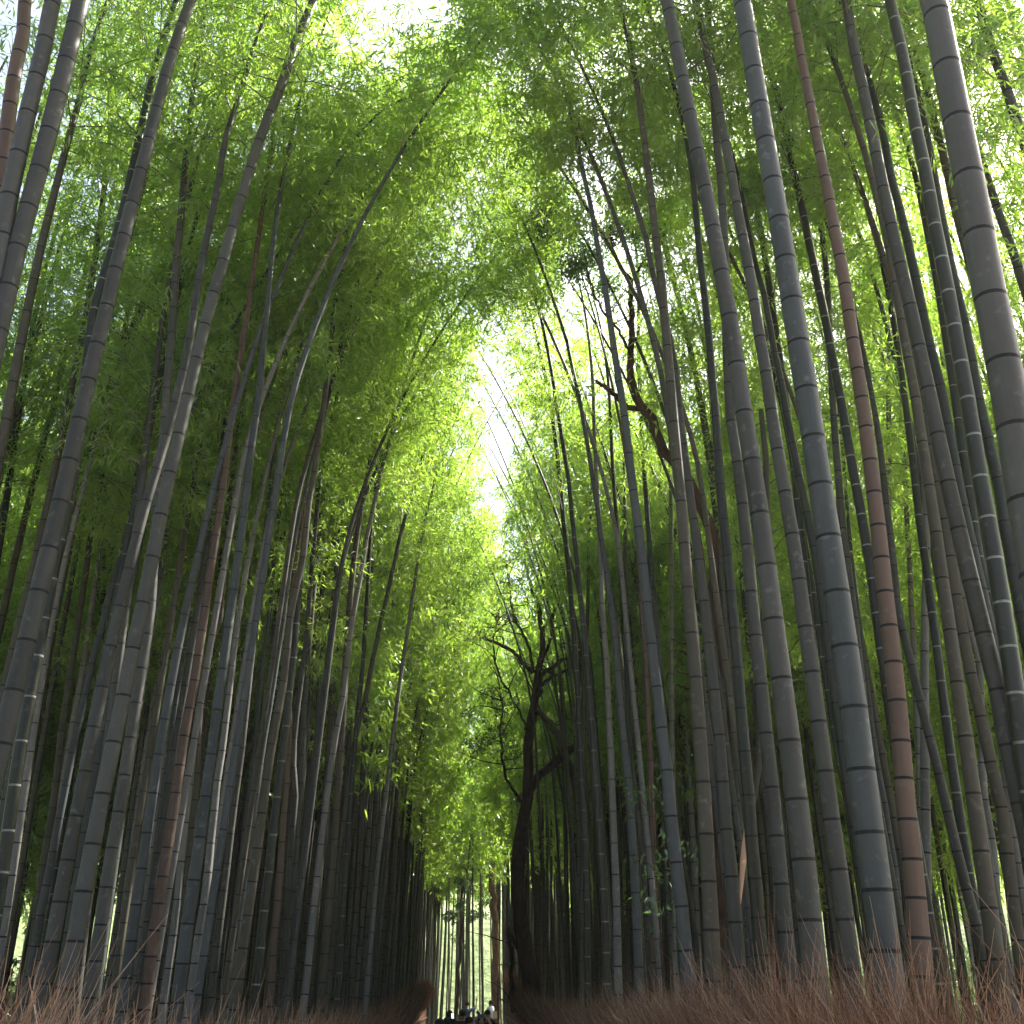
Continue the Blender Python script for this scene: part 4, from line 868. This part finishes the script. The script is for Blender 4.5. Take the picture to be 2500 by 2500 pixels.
def person(px, py, t, face, hands, shirt, trousers, label, lean=(0, 0), long_hair=False, head_turn=0, hair=HAIR):
    top = at_depth(px, py, t)
    sc = top[2] / 1.70
    root = tag(empty('person', (top[0] - lean[0] * sc * .6, top[1], .012)), label, 'person', 'people on the path')
    root.rotation_euler = (0, 0, face); root.scale = (sc,) * 3
    lx, ly = lean
    def L(x, y, z):
        k = max(0, (z - .95)) / .7; return (x + lx * k, y + ly * k, z)
    V = [(L(0, 0, .95), (.15, .11)), (L(0, 0, 1.12), (.125, .095)), (L(0, 0, 1.32), (.155, .10)), (L(0, -.01, 1.44), (.075, .065)), (L(0, .0, 1.50), .05),
         (L(0, .015, 1.58), (.072, .085)), (L(0, .01, 1.65), .062)]
    E = [(0, 1), (1, 2), (2, 3), (3, 4), (4, 5), (5, 6)]
    V.append((L(0, .115, 1.565), .012)); E.append((5, 7))     # nose
    SV = V[:4]; SE = [(0, 1), (1, 2), (2, 3)]
    SV = [(v, tuple(q + .014 for q in (r if isinstance(r, tuple) else (r, r)))) for v, r in SV]
    for s, hand in zip((-1, 1), hands):
        sh = Vector(L(.17 * s, -.01, 1.40)); hd = Vector(L(*hand))
        d = hd - sh; ln = min(d.length, .56); d.normalize(); hd = sh + d * ln
        up = .29; lo = .27; k = max(0.0, up * up - (ln / 2) ** 2) ** .5
        el = (sh + hd) / 2 + Vector((s * .7, 0, -.7)).normalized() * k
        b = len(V); V += [(sh, .052), (el, .038), (hd - (hd - el) * .12, .026), (hd + (hd - el) * .12, (.038, .016))]
        E += [(2, b), (b, b + 1), (b + 1, b + 2), (b + 2, b + 3)]
        f = (hd - el).normalized(); side = f.cross(Vector((0, 1, .3))).normalized(); palm = V[b + 3][0]
        for q, (off, fl) in enumerate(((-.03, .055), (-.01, .07), (.01, .068), (.028, .052))):
            c = len(V); V += [(palm + side * off + f * fl * .55, .0085), (palm + side * off + f * fl + Vector((0, .02, 0)), .007)]
            E += [(b + 3, c), (c, c + 1)]
        c = len(V); V += [(palm - f * .02 + side * -.045 * s, .010), (palm + f * .015 + side * -.06 * s, .008)]; E += [(b + 2, c), (c, c + 1)]
        c = len(SV); SV += [(sh, (.068, .068)), (sh + (el - sh) * .85, (.056, .056))]; SE += [(2, c), (c, c + 1)]
    for s in (-1, 1):
        b = len(V); V += [(Vector((.09 * s, 0, .84)), .088), (Vector((.10 * s, .02, .49)), .058), (Vector((.10 * s, 0, .09)), .036), (Vector((.11 * s, .14, .035)), (.036, .026))]
        E += [(0, b), (b, b + 1), (b + 1, b + 2), (b + 2, b + 3)]
    skinned('body', V, E, [SKIN], root)
    skinned('shirt', SV, SE, [shirt], root)
    TV = [(Vector(L(0, 0, .98)), (.155, .118)), (Vector((0, 0, .88)), (.15, .115))]; TE = [(0, 1)]
    for s in (-1, 1):
        b = len(TV); TV += [(Vector((.095 * s, 0, .80)), .100), (Vector((.10 * s, .02, .49)), .074), (Vector((.10 * s, 0, .13)), .058)]
        TE += [(1, b), (b, b + 1), (b + 1, b + 2)]
    skinned('trousers', TV, TE, [trousers], root)
    for s in (-1, 1): ball('shoe', (.105 * s, .07, .045), (.05, .14, .045), SHOE, root)
    hc = L(0, -.008, 1.605)
    ball('hair', hc, (.098, .118, .112), hair, root, cut=lambda c: (c.y > .45 and c.z < .35) or c.z < -.55)
    if long_hair: ball('hair_length', (hc[0], hc[1] - .065, hc[2] - .16), (.088, .055, .20), hair, root)
    for s in (-1, 1):
        ball('eye', L(.032 * s, .098, 1.60), (.013, .010, .009), EYE, root, seg=8)
        ball('ear', L(.088 * s, .005, 1.58), (.012, .022, .032), SKIN, root, seg=8)
    ball('mouth', L(0, .096, 1.525), (.024, .010, .007), MOUTH, root, seg=8)
    return root, sc
def box_thing(name, loc, dims, rot, mat, label, cat, screen=None):
    bm = bmesh.new(); bmesh.ops.create_cube(bm, size=1); bmesh.ops.scale(bm, vec=dims, verts=bm.verts)
    bmesh.ops.bevel(bm, geom=bm.edges[:], offset=min(dims) * .3, segments=2, affect='EDGES')
    me = bpy.data.meshes.new(name); bm.to_mesh(me); bm.free(); me.materials.append(mat)
    o = bpy.data.objects.new(name, me); COL.objects.link(o); o.location = loc; o.rotation_euler = rot
    tag(o, label, cat)
    if screen:
        bm = bmesh.new(); bmesh.ops.create_cube(bm, size=1); bmesh.ops.scale(bm, vec=(dims[0] * .9, .0015, dims[2] * .9), verts=bm.verts)
        bmesh.ops.translate(bm, vec=(0, -dims[1] / 2 - .0005, 0), verts=bm.verts)
        me = bpy.data.meshes.new('screen'); bm.to_mesh(me); bm.free(); me.materials.append(screen)
        q = bpy.data.objects.new('screen', me); COL.objects.link(q); q.parent = o
    return o
PI = math.pi
navy = flat('navy cloth', (.10, .14, .34)); dark = flat('dark cloth', (.02, .02, .03)); lav = flat('pale lavender cloth', (.68, .68, .85))
maroon = flat('maroon cloth', (.14, .035, .06)); black = flat('black cloth', (.015, .015, .018)); blue = flat('light blue cloth', (.48, .58, .90)); jean = flat('denim', (.05, .07, .12))
person(1139, 2447, 44, 0, ((-.22, .10, 1.0), (.36, .18, 1.78)), navy, jean, 'person in navy shirt seen from behind, one arm raised for a photo', lean=(.08, .05))
person(1199, 2443, 47, R(55), ((-.15, .25, 1.12), (.2, .22, 1.15)), lav, dark, 'person in pale lavender shirt standing sideways by the right fence', lean=(0, .03))
person(1176, 2479, 21, PI, ((-.13, .22, 1.60), (.13, .22, 1.60)), blue, jean, 'person in light blue facing us and holding a phone up with both hands')
p = at_depth(1176, 2481, 20.75); box_thing('phone', p, (.15, .009, .075), (0, 0, 0), CASE, 'dark phone held sideways in both hands before a face', 'phone', CASE)
person(1129, 2468, 27, 0, ((-.22, .1, .95), (.22, .1, .95)), dark, black, 'person with black hair and dark top, back to us in the crowd', hair=HAIR)
person(1146, 2484, 24, R(-15), ((-.22, .1, .95), (.22, .1, .95)), maroon, black, 'person in maroon top walking away in the middle of the crowd')
person(1098, 2468, 31, R(-20), ((-.2, .1, .98), (.14, .28, 1.38)), dark, jean, 'person with long black hair looking at a lit phone', long_hair=True)
p = at_depth(1105, 2480, 30.8); box_thing('phone', p, (.075, .009, .15), (R(15), 0, R(-12)), CASE, 'phone with bright glowing screen held by the long haired person', 'phone', SCREEN)
person(1074, 2489, 20, 0, ((-.22, .1, .95), (.22, .1, .95)), dark, black, 'person with black hair at the left edge of the crowd, seen from behind')
person(1091, 2486, 22, R(10), ((-.22, .1, .95), (.22, .1, .95)), black, dark, 'person in black between the leftmost walker and the maroon top', long_hair=True)
person(1168, 2468, 40, 0, ((-.2, .1, .95), (.2, .1, .95)), dark, jean, 'small distant person with dark hair behind the raised phone')
person(1190, 2467, 31, R(-30), ((-.2, .15, 1.0), (.15, .28, 1.3)), black, dark, 'person with black hair turned toward the lavender shirt')
p = at_depth(1207, 2478, 46.8); box_thing('shoulder_bag', p, (.26, .10, .30), (0, 0, .4), flat('beige canvas', (.50, .44, .34)), 'beige bag hanging at the hip of the lavender shirted person', 'bag')


# ------------------------------------------------------------------ thin air haze
HAZE = 0.0006
if HAZE:
    bm = bmesh.new(); bmesh.ops.create_cube(bm, size=1)
    for v in bm.verts: v.co = Vector((v.co.x * 330, v.co.y * 330 + 120, v.co.z * 48 + 22.5))
    me = bpy.data.meshes.new('haze'); bm.to_mesh(me); bm.free()
    hz = bpy.data.objects.new('haze', me); COL.objects.link(hz); tag(hz, 'thin pale haze hanging in the air of the grove', kind='stuff')
    m, n, out = new_mat('haze air'); pv = n.nodes.new('ShaderNodeVolumePrincipled')
    pv.inputs['Color'].default_value = (.9, .93, .88, 1); pv.inputs['Density'].default_value = HAZE; pv.inputs['Anisotropy'].default_value = .3
    link(n, pv.outputs[0], out.inputs['Volume']); me.materials.append(m)
